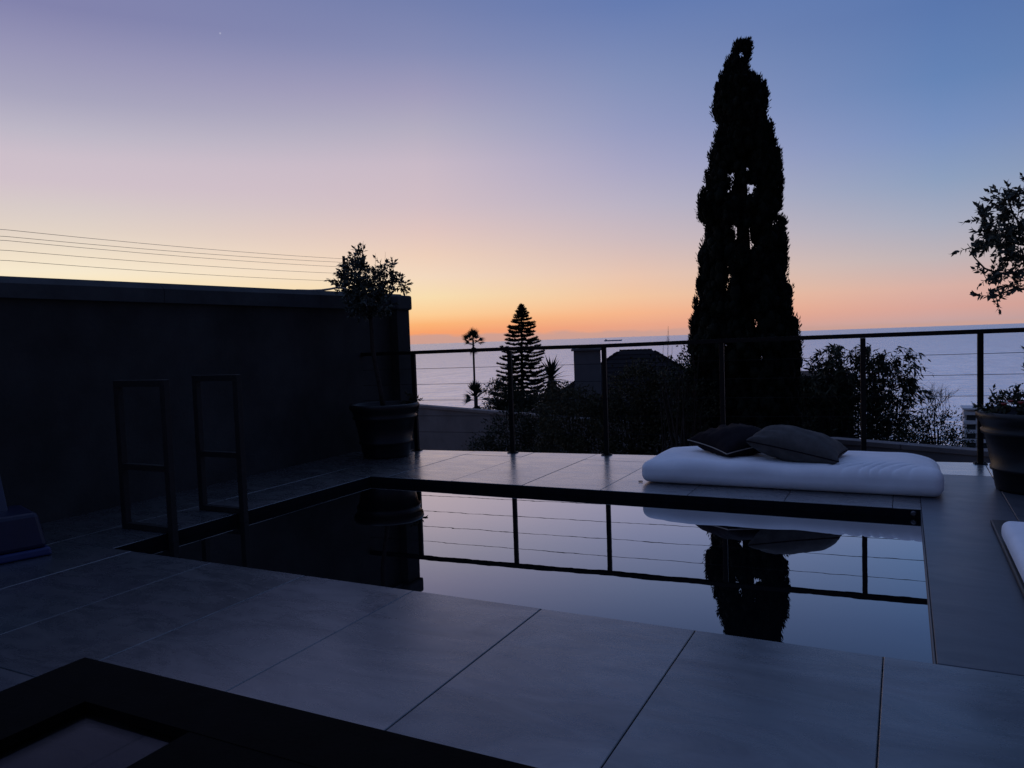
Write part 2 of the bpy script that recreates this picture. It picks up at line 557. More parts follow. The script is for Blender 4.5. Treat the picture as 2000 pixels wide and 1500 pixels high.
# ------------------------------------------------------------------ terrain and sea
SEA_Z = -60.0
prof = [(-60, -3.2), (7, -3.2), (12, -3.3), (20, -4.2), (30, -6.6), (45, -11), (80, -21), (130, -33), (220, -46), (300, -54), (355, -61), (380, -64)]
xs = list(np.linspace(-420, 420, 57))
V = []; F = []
for i, (y, z) in enumerate(prof):
    for x in xs:
        w = 0 if y < 20 else min(2.0, (y - 20) * .03)
        V.append((x, y, z - w * abs(math.sin(x * .11 + y * .07) * math.sin(x * .037 + 2))))
nx = len(xs)
for i in range(len(prof) - 1):
    for j in range(nx - 1):
        a = i * nx + j
        F.append((a, a + 1, a + 1 + nx, a + nx))
structure(link_mesh('hillside', np_mesh('hillside', V, F, True), 'ground'))
E = 90000.0
structure(link_mesh('sea', np_mesh('sea', [(-E, 200, SEA_Z), (E, 200, SEA_Z), (E, E, SEA_Z), (-E, E, SEA_Z)], [(0, 1, 2, 3)]), 'sea'))

# ------------------------------------------------------------------ terrace, pool
PX0, PX1, PY0, PY1 = -3.83, .085, 2.67, 4.94
WATER_Z = -.05
WALL_X = -4.86
EDGE_A = (-4.278, 6.273); EDGE_S = (6.705 - 6.273) / (.509 + 4.278)
def rail_y(x):
    return EDGE_A[1] + EDGE_S * (x - EDGE_A[0])
def edge_y(x):
    return rail_y(x) + .05
TX0, TX1, TY0 = WALL_X, 3.6, -3.3
terrace = bpy.data.objects.new('terrace', None)
COL.objects.link(terrace)
structure(terrace)
m = MB()
G = -.010
m.prism([(TX0, TY0), (TX1, TY0), (TX1, PY0), (TX0, PY0)], -.35, G)
m.prism([(TX0, PY0), (PX0, PY0), (PX0, PY1), (TX0, PY1)], -.35, G)
m.prism([(PX1, PY0), (TX1, PY0), (TX1, PY1), (PX1, PY1)], -.35, G)
m.prism([(TX0, PY1), (TX1, PY1), (TX1, edge_y(TX1) - .012), (TX0, edge_y(TX0) - .012)], -.35, G)
m.build('slab', 'grout', terrace)
m = MB()
m.prism([(TX0, edge_y(TX0) - .5), (TX1, edge_y(TX1) - .5), (TX1, edge_y(TX1) - .02), (TX0, edge_y(TX0) - .02)], -3.2, -.351)
m.build('retaining_wall', 'concrete', terrace)

JT = .0034
tile_cache = {}
def tile(poly, mat='tile'):
    """one stone tile from its joint-line polygon (convex, counter-clockwise)"""
    n = len(poly)
    P = [Vector((p[0], p[1])) for p in poly]
    ins = []
    for i in range(n):
        a, b, c2 = P[i - 1], P[i], P[(i + 1) % n]
        e1 = (b - a).normalized(); e2 = (c2 - b).normalized()
        h = Vector((-e1.y - e2.y, e1.x + e2.x)).normalized()
        ins.append(b + h * (JT / 2) / max(.3, h.dot(Vector((-e1.y, e1.x)))))
    cx = sum(p.x for p in ins) / n; cy = sum(p.y for p in ins) / n
    shape = tuple((round(p.x - cx, 4), round(p.y - cy, 4)) for p in ins)
    key = shape + (mat,)
    if key not in tile_cache:
        tile_cache[key] = MB().prism(shape, -.012, 0.0, .0022).mesh('tile')
        tile_cache[key].materials.append(M[mat])
    o = bpy.data.objects.new('tile', tile_cache[key])
    COL.objects.link(o)
    o.parent = terrace
    o.location = (cx, cy, random.uniform(-.0006, .0006))
def rect(x0, x1, y0, y1, mat='tile'):
    tile([(x0, y0), (x1, y0), (x1, y1), (x0, y1)], mat)
W6 = .602
gx = [-.064 - W6 * k for k in range(7, -1, -1)] + [-.064 + W6 * k for k in range(1, 7)]
gx = [TX0] + [x for x in gx if TX0 + .05 < x < TX1 - .05] + [TX1]
rows = [PY0 - 1.193 * k for k in range(5, -1, -1)]
for y0, y1 in zip(rows, rows[1:]):
    for x0, x1 in zip(gx, gx[1:]):
        rect(x0, x1, y0, y1)
for x0, x1 in ((TX0, -4.278), (-4.278, PX0)):
    rect(x0, x1, PY0, 3.863); rect(x0, x1, 3.863, PY1)
rect(PX1, .538, PY0, 6.16, 'tile_matt')
far = [x for x in gx if x < PX1] + [PX1]
for x0, x1 in zip(far, far[1:]):
    if x1 - x0 > .05:
        rect(x0, x1, PY1, 6.16)
right = [x for x in gx if x > .5]
for x0, x1 in zip(right, right[1:]):
    for y0, y1 in ((PY0, 3.863), (3.863, PY1), (PY1, 6.16)):
        rect(x0, x1, y0, y1, 'tile_matt')
for x0, x1 in zip(gx, gx[1:]):
    tile([(x0, 6.16), (x1, 6.16), (x1, edge_y(x1)), (x0, edge_y(x0))])

# pool
pool = bpy.data.objects.new('pool', None)
COL.objects.link(pool)
structure(pool)
m = MB()
T = .001
for a, b in (((PX0 - .1, PY1 - T, -1.5), (PX1 + .1, PY1 + .1, -.0028)), ((PX0 - .1, PY0 - .1, -1.5), (PX1 + .1, PY0 + T, -.0028)),
             ((PX0 - .1, PY0 + T, -1.5), (PX0 + T, PY1 - T, -.0028)), ((PX1 - T, PY0 + T, -1.5), (PX1 + .1, PY1 - T, -.0028))):
    m.span(a, b)
m.span((PX0, PY0, -1.6), (PX1, PY1, -1.501))
m.build('basin', 'pool', pool)
MB().span((PX1 - .0035, PY0 + .002, -.4), (PX1 - .0015, PY1 - .002, -.0035)).build('side_stone', 'tile_matt', pool)
m = MB()
m.lathe([(0.001, .006), (.010, .006), (.016, 0.0)], n=16)
f = m.build('inlet_fitting', 'cable', pool)
f.rotation_euler = (math.radians(90), 0, 0); f.location = (.045, PY1 - T - .001, -.026)
w = MB().span((PX0 + T, PY0 + T, WATER_Z - .01), (PX1 - .0036, PY1 - T, WATER_Z)).build('water', 'water')
structure(w)

# ------------------------------------------------------------------ left wall with coping and pier
wl = thing('garden_wall', 'tall charcoal plastered wall with sloped coping along the left side of the terrace', 'wall', (WALL_X - .13, 2, -3.2))
Y0w, Y1w = -3.3, 6.93
m = MB(); m.span((WALL_X - .25, Y0w, -3.2), (WALL_X, Y1w, 1.42)); m.build('wall_body', 'wall', wl)
m = MB(); m.span((WALL_X + .002, Y1w - .22, -3.2), (WALL_X + .10, Y1w + .003, 1.42)); m.build('pier', 'wall', wl)
def coping(y0, y1, x0, x1, name, dz0, dz1):
    mm = MB()
    sec = [(x0, 1.415), (x1, 1.415), (x1, 1.555), (x1 - .05, 1.60), (x0 + .05, 1.60), (x0, 1.555)]
    k = len(sec)
    for y, dz in ((y0, dz0), (y1, dz1)):
        for x, z in sec:
            mm.v.append(Vector((x, y, z + (dz if z > 1.5 else 0))))
    for i in range(k):
        mm.f.append((i, (i + 1) % k, k + (i + 1) % k, k + i)[::-1])
    mm.f.append(tuple(range(k))); mm.f.append(tuple(reversed(range(k, 2 * k))))
    return mm.build(name, 'coping', wl)
cuts = [Y0w, -1.5, .3, 2.1, 3.9, 5.6, Y1w + .03]
for y0, y1 in zip(cuts, cuts[1:]):
    z = lambda y: -.052 + (y - 2.7) / (7 - 2.7) * .046
    last = y1 > 6.9
    coping(y0 + .002, y1 - .002, WALL_X - .285, WALL_X + .035, 'coping', z(y0), z(y1))
m = MB(); m.span((WALL_X + .036, Y1w - .25, 1.415), (WALL_X + .13, Y1w + .031, 1.57)); m.build('pier_cap', 'coping', wl, bevel=.02)

# electric fence wires on brackets on top of the wall
ef = thing('wire_fence', 'five thin security wires on brackets above the left wall', 'wire fence', (-5.0, 4, 1.55))
zs = ((1.841, 1.911), (1.799, 1.875), (1.774, 1.83), (1.713, 1.765), (1.65, 1.689))
ya, yb = 2.80, 6.22
def wz(a, b, y):
    return a + (b - a) * (y - 2.865) / (6.0 - 2.865)
for a, b in zs:
    pts = []
    for i in range(15):
        y = ya - 3.2 + (yb - ya + 3.2) * i / 14
        sag = 0
        if y > ya:
            u = (y - ya) / (yb - ya)
            sag = -.018 * 4 * u * (1 - u) + .012
        pts.append((-5.0, y, wz(a, b, y) + sag))
    MB().tube(pts, .0016, 6).build('wire', 'wire', ef)
for y in (-.4, ya, yb):
    br = MB().box((-5.035, y, 1.74), (.012, .03, .44)).build('bracket', 'metal', ef)
    for a, b in zs:
        z = wz(a, b, y) + .012
        MB().tube([(-5.03, y, z), (-4.992, y, z)], .011, 8).build('insulator', 'metal', br)
hz = [(-4.95, 5.42, 1.577), (-4.95, 5.60, 1.582), (-4.95, 5.76, 1.592), (-4.95, 5.88, 1.608), (-4.95, 5.98, 1.625), (-4.955, 6.08, 1.628), (-4.97, 6.2, 1.61), (-4.99, 6.3, 1.585)]
tag(MB().tube(hz, .010, 8).build('hose', 'hose', None, smooth=True), 'short pale hose arching over the coping of the left wall beside the potted tree', 'hose')

# ------------------------------------------------------------------ railing
rail = thing('railing', 'black steel railing with thin horizontal cables along the far terrace edge', 'railing', (-2, rail_y(-2), 0))
ang = math.atan(EDGE_S)
xa, xb = WALL_X + .004, 3.55
def rp(x, z, dy=0.0):
    return (x, rail_y(x) + dy, z)
def rtop(x):
    return .972 + .030 * (x + 4.28) / 4.8
pts = [xa, -4.278, -3.266, -2.367, -1.359, -.286, .509, 1.5, 2.5, xb]
wob = [0, 0, .002, -.003, .002, .001, 0, 0, 0, 0]
m = MB()
k = 0
for i, x in enumerate(pts):
    for dy, dz in ((-.025, -.034), (.025, -.034), (.025, 0), (-.025, 0)):
        m.v.append(Vector(rp(x, rtop(x) + .010 + dz + wob[i], dy)))
for i in range(len(pts) - 1):
    a = i * 4
    for j in range(4):
        m.f.append((a + j, a + (j + 1) % 4, a + 4 + (j + 1) % 4, a + 4 + j))
m.f.append((3, 2, 1, 0)); m.f.append(tuple(len(m.v) - 4 + j for j in range(4)))
m.build('top_rail', 'metal', rail)
for x in pts[1:-1]:
    h = rtop(x) - .024 - .0085
    p = MB().box(rp(x, .0085 + h / 2), (.038, .012 + .026, h), ang).build('post', 'metal', rail, bevel=.003)
    q = MB().box(rp(x, .005), (.085, .075, .008), ang)
    b = q.build('base_plate', 'metal', p)
    for dx in (-.03, .03):
        MB().lathe([(.001, .016), (.006, .016), (.007, .009)], rp(x + dx, 0), 8).build('bolt', 'metal', p)
for hz_ in (.82, .665, .507, .35, .19):
    q = []
    for x in np.linspace(xa, xb, 30):
        q.append(rp(x, hz_ * rtop(x) / .99 - .0))
    MB().tube(q, .0021, 6).build('cable', 'metal', rail)

# ------------------------------------------------------------------ pool handrails
def handrail(y, xl, xr, label):
    t = thing('pool_handrail', label, 'handrail', ((xl + xr) / 2, y, 0), 'pair of pool handrails')
    H = .895; s = .04
    MB().span((xl, y - s / 2, 0.001), (xl + s, y + s / 2, H)).build('leg', 'handrail', t, bevel=.003)
    MB().span((xr - s, y - s / 2, -.7), (xr, y + s / 2, H)).build('leg', 'handrail', t, bevel=.003)
    MB().span((xl + s, y - s / 2, H - s), (xr - s, y + s / 2, H - .001)).build('top_bar', 'handrail', t)
    MB().span((xl + s, y - s / 2, .36), (xr - s, y + s / 2, .395)).build('middle_bar', 'handrail', t)
    MB().span((xl + s, y - s / 2, .002), (xr - s, y + s / 2, .035)).build('bottom_bar', 'handrail', t)
handrail(3.03, -4.22, -3.775, 'nearer of two black rectangular handrails at the left pool edge')
handrail(3.56, -4.17, -3.765, 'farther of two black rectangular handrails at the left pool edge')

# ------------------------------------------------------------------ mattress, cushions
def rounded_grid(sx, sy, sz, r, nx, ny, nz, fn=None):
    """rounded box centred on x,y with its base at z=0"""
    def axis(s, n):
        h = s / 2
        edge = [h * (1 - .0) - r + r * math.sin(math.pi / 2 * t / 5) for t in range(6)]
        inner = list(np.linspace(-(h - r), h - r, n))
        return [-e for e in reversed(edge[1:])] + inner + edge[1:]
    ax, ay, az = axis(sx, nx), axis(sy, ny), axis(sz, nz)
    idx = {}; V = []; F = []
    def vert(i, j, k):
        key = (i, j, k)
        if key not in idx:
            p = np.array([ax[i], ay[j], az[k]])
            half = np.array([sx / 2, sy / 2, sz / 2])
            q = np.clip(p, -(half - r), half - r)
            dd = p - q
            n = np.linalg.norm(dd)
            if n > 1e-9:
                # push to the rounded surface
                p = q + dd / n * r
            idx[key] = len(V)
            V.append(p + np.array([0, 0, sz / 2]))
        return idx[key]
    I, J, K = len(ax) - 1, len(ay) - 1, len(az) - 1
    for i in range(I):
        for j in range(J):
            F.append((vert(i, j, K), vert(i + 1, j, K), vert(i + 1, j + 1, K), vert(i, j + 1, K)))
            F.append((vert(i, j, 0), vert(i, j + 1, 0), vert(i + 1, j + 1, 0), vert(i + 1, j, 0)))
    for i in range(I):
        for k in range(K):
            F.append((vert(i, 0, k), vert(i + 1, 0, k), vert(i + 1, 0, k + 1), vert(i, 0, k + 1)))
            F.append((vert(i, J, k), vert(i, J, k + 1), vert(i + 1, J, k + 1), vert(i + 1, J, k)))
    for j in range(J):
        for k in range(K):
            F.append((vert(0, j, k), vert(0, j, k + 1), vert(0, j + 1, k + 1), vert(0, j + 1, k)))
            F.append((vert(I, j, k), vert(I, j + 1, k), vert(I, j + 1, k + 1), vert(I, j, k + 1)))
    V = np.array(V)
    if fn:
        V = fn(V)
    return V, F

def mattress_fn(V):
    V = V.copy()
    x, y, z = V[:, 0].copy(), V[:, 1].copy(), V[:, 2].copy()
    up = np.clip(z / .17, 0, 1)
    V[:, 2] += up * (.010 * np.cos(x * 1.6) * np.cos(y * 3.5) - .005 * np.sin(x * 5 + 1) + .003 * np.sin(x * 13 + y * 9))
    # creases running back from the front edge near the right end, curved like pulled cloth
    wgt = np.clip((x - .28) / .10, 0, 1) * np.clip((.84 - x) / .10, 0, 1) * np.exp(-((y + .27) / .085) ** 2) * up
    u = x - .55 * y - 1.3 * (y + .3) ** 2 + .012 * np.sin(x * 23)
    V[:, 2] -= wgt * .029 * (1 - np.abs(np.sin(u * 39 + .8 * np.sin(x * 11)))) ** 1.6
    w2 = np.exp(-((x - .87) / .05) ** 2) * np.exp(-((y + .16) / .12) ** 2) * up
    V[:, 2] -= w2 * .016 * (1 - np.abs(np.sin(y * 48 + x * 15))) ** 1.6
    # a few faint tension lines at the left end
    w3 = np.exp(-((x + .80) / .10) ** 2) * np.exp(-((y + .20) / .16) ** 2) * up
    V[:, 2] -= w3 * .010 * (1 - np.abs(np.sin(y * 34 - x * 22))) ** 1.6
    # slumping ends
    V[:, 2] *= 1 - .34 * np.clip((x - .66) / .29, 0, 1) ** 2.2 * np.clip((y + .30) / .5, 0, 1) ** .7
    V[:, 2] *= 1 - .10 * np.clip((-x - .72) / .23, 0, 1) ** 2
    # front bulges, with soft dents
    front = np.clip((-y - .25) / .12, 0, 1) * np.sin(np.clip(z / .17, 0, 1) * math.pi)
    V[:, 1] -= front * (.012 + .006 * np.sin(x * 7) + .004 * np.sin(x * 17 + 1))
    V[:, 2] -= up * .014 * np.exp(-((x + .15) / .40) ** 2) * np.exp(-((y - .03) / .25) ** 2)
    return V
mt = thing('mattress', 'white canvas mattress lying on the tiles beyond the pool with two cushions on it', 'mattress', (-.735, 5.64, 0))
V, F = rounded_grid(1.90, .76, .172, .062, 330, 110, 8, mattress_fn)
V[:, 2] += .002
me = bpy.data.meshes.new('mattress'); me.from_pydata([tuple(v) for v in V], [], F); me.update()
for p in me.polygons:
    p.use_smooth = True
link_mesh('cover', me, 'white', mt)
MB().box((-1.695, 5.30, .006), (.03, .016, .005), .3).build('care_tag', 'table', mt)

def pillow(name, label, mat, loc, a, b, T, rot, seed, pipe):
    t = thing(name, label, 'cushion', loc)
    n = 41
    us = np.sin(np.linspace(-math.pi / 2, math.pi / 2, n))
    r = np.random.default_rng(seed)
    ph = r.uniform(0, 6.28, 12)
    R = np.array(Matrix.Rotation(rot[2], 3, 'Z') @ Matrix.Rotation(rot[1], 3, 'Y') @ Matrix.Rotation(rot[0], 3, 'X'))
    V = []; F = []
    def pos(u, v, s):
        x = u * a * (1 - .09 * (1 - v * v) ** 1.0); y = v * b * (1 - .09 * (1 - u * u) ** 1.0)
        e = max(0, (1 - u * u) * (1 - v * v))
        z = s * T * e ** .42
        z += .007 * e ** .3 * (math.sin(u * 7 + v * 5 + ph[0]) * math.sin(v * 6 + ph[1]))
        edge = (1 - abs(u)) * 6
        if u < -.3:
            z += s * .010 * e ** .25 * math.sin(v * 17 + ph[2] + u * 4) * min(1, (-.3 - u) * 3)
        z += s * .004 * math.sin(u * 19 + ph[3]) * (v * v) * e ** .3
        return (x, y, z)
    for s in (1, -1):
        k = len(V)
        for u in us:
            for v in us:
                V.append(R @ np.array(pos(u, v, s)))
        for i in range(n - 1):
            for j in range(n - 1):
                q = (k + i * n + j, k + (i + 1) * n + j, k + (i + 1) * n + j + 1, k + i * n + j + 1)
                F.append(q if s > 0 else q[::-1])
    me = bpy.data.meshes.new(name); me.from_pydata([tuple(v) for v in V], [], F); me.update()
    for p in me.polygons:
        p.use_smooth = True
    o = link_mesh('cover', me, mat, t)
    edge = [(-1, v) for v in us] + [(u, 1) for u in us[1:]] + [(1, v) for v in us[::-1][1:]] + [(u, -1) for u in us[::-1][1:]]
    path = [Vector(R @ np.array(pos(u, v, 0))) + Vector(loc) for u, v in edge]
    MB().tube(path, .0042, 6, cap=False).build('piping', pipe, t, smooth=True)
    return t
pillow('cushion', 'dark aubergine cushion with pale piping, the back one on the white mattress', 'pillow_dark', (-1.10, 5.72, .262), .25, .25, .105, (math.radians(6), math.radians(5), math.radians(-44)), 3, 'piping')
pillow('cushion', 'taupe grey cushion leaning on the dark cushion on the white mattress', 'pillow_grey', (-.655, 5.56, .262), .30, .22, .118, (math.radians(2), math.radians(11), math.radians(-4)), 8, 'pillow_dark')

# daybed at the right edge
db = thing('daybed', 'white cushion on a low black base at the right edge of the photo', 'daybed', (.95, 3.7, 0))
MB().span((.40, 2.55, .001), (1.45, 4.70, .022)).build('base', 'black_base', db, bevel=.008)
V, F = rounded_grid(1.0, 1.72, .10, .04, 40, 50, 4)
V = V + np.array([.905 - .95, 3.40 - 3.7, .023])
me = bpy.data.meshes.new('cushion'); me.from_pydata([tuple(v) for v in V], [], F); me.update()
for p in me.polygons:
    p.use_smooth = True
link_mesh('cushion', me, 'white', db)

# ------------------------------------------------------------------ near table
tb = thing('coffee_table', 'black low table with a smoked pane at the bottom left corner of the photo', 'table', (-.85, .55, 0))
zt, th = .42, .032
X0, X1, Yt, Yb = -1.53, -.12, .988, .15
ox0, ox1, oy0, oy1 = -1.335, -1.063, .30, .857
for nm, a, b in (('frame_rail', (X0, oy1, zt - th), (X1, Yt, zt)), ('frame_rail', (X0, Yb, zt - th), (X1, oy0, zt)),
                 ('frame_rail', (X0, oy0 + .0005, zt - th), (ox0, oy1 - .0005, zt)), ('table_top', (ox1, oy0 + .0005, zt - th), (X1, oy1 - .0005, zt - .001))):
    MB().span(a, b).build(nm, 'table', tb)
MB().span((-.98, .30, .001), (-.22, .80, zt - th - .0005)).build('plinth', 'table', tb)
MB().span((ox0 + .0005, oy0 + .001, zt - .024), (ox1 - .0005, oy1 - .0005, zt - .018)).build('smoked_pane', 'pane', tb)

# ------------------------------------------------------------------ blue tub by the left wall
bt = thing('plastic_tub', 'dark blue plastic tub with propped lid on the tiles at the left edge', 'tub', (-4.28, 2.36, 0))
def frustum(mb, c, s0, s1, z0, z1, rz):
    k = len(mb.v)
    R = Matrix.Rotation(rz, 3, 'Z')
    for s, z in ((s0, z0), (s1, z1)):
        for x, y in ((-1, -1), (1, -1), (1, 1), (-1, 1)):
            p = R @ Vector((x * s[0] / 2, y * s[1] / 2, 0))
            mb.v.append(Vector((c[0] + p.x, c[1] + p.y, z)))
    mb.f += [tuple(k + i for i in q) for q in ((0, 3, 2, 1), (0, 1, 5, 4), (1, 2, 6, 5), (2, 3, 7, 6), (3, 0, 4, 7))]
    return mb
bc = (-4.30, 2.36)
mm = frustum(MB(), bc, (.42, .34), (.36, .28), .045, .23, -.32)
mm.f.append((4, 5, 6, 7)); mm.build('body', 'blue', bt, bevel=.02)
mm = frustum(MB(), bc, (.45, .37), (.44, .36), .003, .044, -.32); mm.f.append((4, 5, 6, 7)); mm.build('base_rim', 'blue_rim', bt, bevel=.01)
MB().box((-4.44, 2.30, .33), (.30, .30, .018), -.32, .95, 0).build('lid', 'blue', bt, bevel=.006)

# ------------------------------------------------------------------ potted trees
POT = [(.19, 0), (.215, .0), (.222, .02), (.238, .125), (.250, .128), (.252, .148), (.243, .155), (.282, .355), (.300, .360), (.303, .382), (.290, .390),
       (.304, .425), (.326, .452), (.330, .480), (.322, .497), (.305, .50), (.292, .49), (.285, .44), (.001, .44)]
def make_pot(t, c, s=1.0):
    p = MB().lathe([(r * s, z * s) for r, z in POT], (c[0], c[1], .001), 56).build('pot', 'pot', t, smooth=True)
    MB().lathe([(.001, .452), (.15, .458), (.282, .444)], (c[0], c[1], .001), 24).build('soil', 'soil', t)
    return p

def sprigs(centre, rad, n, nleaf, L, W, inward=.35, hollow=.25, up=.25):
    """leaf sprigs that grow outwards from inside a blob: base, direction, normal, length, width arrays"""
    centre = np.array(centre); rad = np.array(rad) * np.ones(3)
    dirs = rand_dir(n)
    rr = rng.uniform(hollow, 1.0, n) ** .6
    root = centre + dirs * rad * rr[:, None] * .72
    gd = unit(dirs + np.array([0, 0, up]) + rng.normal(size=(n, 3)) * .45)
    ln = rng.uniform(.6, 1.3, n) * L * 1.5
    P = []; D = []; Nn = []; Ls = []; Ws = []
    for i in range(n):
        side = unit(np.cross(gd[i], rng.normal(size=3)))
        other = np.cross(gd[i], side)
        for k in range(nleaf):
            u = (k + .6) / nleaf
            th = k * 2.4 + rng.uniform(-.4, .4)
            out = side * math.cos(th) + other * math.sin(th)
            P.append(root[i] + gd[i] * ln[i] * u)
            D.append(gd[i] * (.35 + .9 * u) + out * (1.05 - .6 * u) + np.array([0, 0, -.12]))
            Nn.append(gd[i] - out * .3)
            q = rng.uniform(.65, 1.15) * (1 - .25 * u)
            Ls.append(L * q); Ws.append(W * q)
    tw = [(root[i] - gd[i] * L * .6, root[i] + gd[i] * ln[i] * .95) for i in range(n)]
    return np.array(P), np.array(D), np.array(Nn), np.array(Ls), np.array(Ws), tw

def cat(parts):
    return [np.concatenate([p[i] for p in parts]) for i in range(5)], sum((p[5] for p in parts), [])

lt = thing('potted_tree', 'small ball-headed tree in a round dark pot by the left wall', 'potted tree', (-4.38, 5.91, 0))
make_pot(lt, (-4.38, 5.91))
trunk = [(-4.385, 5.90, .43), (-4.40, 5.89, .60), (-4.43, 5.875, .82), (-4.455, 5.865, 1.02), (-4.452, 5.86, 1.2), (-4.46, 5.86, 1.36), (-4.47, 5.85, 1.5)]
MB().tube(trunk, [.024, .021, .020, .021, .019, .018, .012], 10).build('trunk', 'bark', lt, smooth=True)
m = MB()
for e in ((-4.56, 5.77, 1.78), (-4.64, 5.74, 1.66), (-4.40, 5.88, 1.72), (-4.32, 5.95, 1.68), (-4.23, 6.02, 1.60), (-4.50, 5.72, 1.62), (-4.38, 5.76, 1.5), (-4.52, 5.98, 1.55)):
    a = Vector((-4.455, 5.862, random.uniform(1.18, 1.4))); e = Vector(e)
    m.tube([a, a.lerp(e, .5) + Vector((0, 0, -.03)), e], [.011, .008, .004], 6)
m.build('branch', 'bark', lt, smooth=True)
blobs = [((-4.55, 5.78, 1.72), (.17, .17, .16), 46), ((-4.50, 5.80, 1.85), (.09, .1, .09), 20), ((-4.64, 5.72, 1.63), (.10, .12, .12), 24), ((-4.37, 5.91, 1.64), (.13, .14, .10), 30), ((-4.33, 5.94, 1.76), (.05, .05, .07), 7),
         ((-4.225, 6.02, 1.605), (.055, .06, .06), 12), ((-4.47, 5.85, 1.45), (.28, .26, .18), 90), ((-4.28, 5.98, 1.76), (.04, .04, .05), 4), ((-4.50, 5.86, 1.58), (.2, .2, .1), 40)]
arr, tw = cat([sprigs(c0, r0, int(n0 * 1.35), 8, .055, .027) for c0, r0, n0 in blobs])
leaf_object('crown', 'leaf_pot', lt, *arr)
m = MB()
for a, b in tw:
    m.tube([a, b], [.0022, .001], 4, cap=False)
for x, y, z, hh in ((-4.47, 5.8, 1.86, .16), (-4.41, 5.9, 1.75, .16), (-4.335, 5.95, 1.78, .14), (-4.53, 5.76, 1.86, .12), (-4.30, 5.97, 1.7, .12)):
    m.tube([(x, y, z), (x + .012, y, z + hh)], [.0022, .001], 4, cap=False)
m.build('twig', 'bark', lt)
arr, tw = cat([sprigs((-4.15, 6.03, .50), (.07, .07, .05), 14, 7, .055, .026)])
leaf_object('underplanting', 'leaf', lt, *arr)

rt = thing('potted_tree', 'leafy tree over red flowers in a round dark pot at the right edge', 'potted tree', (.735, 5.72, 0))
RPC = (.735, 5.72)
make_pot(rt, RPC)
MB().tube([(RPC[0] + .03, RPC[1], .43), (.80, 5.75, .8), (.83, 5.78, 1.15), (.82, 5.80, 1.45), (.8, 5.82, 1.7)], [.027, .024, .022, .018, .01], 10).build('trunk', 'bark', rt, smooth=True)
m = MB()
for pth in (((.82, 5.80, 1.36), (.66, 5.85, 1.365), (.54, 5.87, 1.372), (.47, 5.88, 1.41), (.42, 5.88, 1.475), (.385, 5.88, 1.53)),
            ((.83, 5.79, 1.25), (.70, 5.85, 1.262), (.62, 5.87, 1.265), (.56, 5.87, 1.24), (.51, 5.87, 1.215)),
            ((.82, 5.80, 1.45), (.7, 5.85, 1.6), (.62, 5.87, 1.75), (.59, 5.87, 1.88)), ((.82, 5.80, 1.5), (.65, 5.86, 1.55), (.5, 5.88, 1.65), (.455, 5.88, 1.73)),
            ((.83, 5.8, 1.5), (.9, 5.8, 1.75)), ((.83, 5.8, 1.4), (1.05, 5.8, 1.6))):
    n = len(pth)
    m.tube(pth, [.010 - .007 * i / (n - 1) for i in range(n)], 6)
m.build('branch', 'bark', rt, smooth=True)
blobs = [((.59, 5.87, 1.84), (.09, .12, .07), 16), ((.465, 5.88, 1.735), (.045, .06, .045), 8), ((.53, 5.87, 1.62), (.11, .12, .10), 26), ((.66, 5.86, 1.70), (.12, .14, .14), 30), ((.61, 5.87, 1.52), (.09, .12, .07), 20),
         ((.385, 5.88, 1.555), (.02, .02, .02), 3), ((.42, 5.88, 1.54), (.015, .02, .015), 2), ((.50, 5.88, 1.36), (.07, .06, .025), 7), ((.62, 5.87, 1.34), (.09, .08, .04), 10), ((.47, 5.88, 1.23), (.03, .03, .015), 3), ((.53, 5.87, 1.195), (.035, .03, .015), 4), ((.66, 5.86, 1.29), (.06, .08, .03), 7),
         ((.88, 5.84, 1.62), (.25, .25, .28), 60), ((.70, 5.86, 1.44), (.10, .1, .07), 14), ((.74, 5.86, 1.88), (.12, .14, .06), 16)]
arr, tw = cat([sprigs(c0, r0, int(n0 * 1.5), 7, .052, .027) for c0, r0, n0 in blobs])
m = MB()
for a, b in tw:
    m.tube([a, b], [.0022, .001], 4, cap=False)
m.build('twig', 'bark', rt)
order = np.argsort(arr[0][:, 0])
single, rest = order[:290], order[290:]
leaf_object('crown', 'leaf_pot', rt, *[a[rest] for a in arr])
lv = np.array([(0, 0, 0), (.5, .25, .16), (.42, .55, .12), (0, 1, -.06), (-.42, .55, .12), (-.5, .25, .16), (0, .28, 0), (0, .6, .02)], float)
lm = bpy.data.meshes.new('leaf')
lm.from_pydata([tuple(v) for v in lv], [], [(0, 1, 6), (1, 2, 7, 6), (2, 3, 7), (3, 4, 7), (4, 5, 6, 7), (5, 0, 6)])
lm.materials.append(M['leaf_pot'])
for i in single:
    Dv = Vector(arr[1][i]).normalized(); S = Dv.cross(Vector(arr[2][i])).normalized(); U = S.cross(Dv)
    o = bpy.data.objects.new('leaf', lm)
    COL.objects.link(o)
    o.parent = rt
    Rm = Matrix((S * arr[4][i], Dv * arr[3][i], U * arr[4][i])).transposed().to_4x4()
    o.matrix_local = Matrix.Translation(Vector(arr[0][i]) - base_of(rt)) @ Rm
arr, tw = cat([sprigs((RPC[0] - .10, RPC[1], .52), (.20, .20, .08), 60, 7, .05, .022), sprigs((RPC[0] + .12, RPC[1], .52), (.2, .2, .1), 40, 7, .05, .022),
               sprigs((.70, 5.74, .72), (.05, .07, .12), 16, 6, .04, .016), sprigs((.74, 5.74, .86), (.05, .07, .12), 14, 6, .04, .016), sprigs((RPC[0] - .24, RPC[1] - .05, .53), (.07, .1, .05), 14, 6, .05, .024)])
leaf_object('underplanting', 'leaf', rt, *arr)
m = MB()
for a, b in tw:
    m.tube([a, b], [.002, .001], 4, cap=False)
m.build('stem', 'bark', rt)
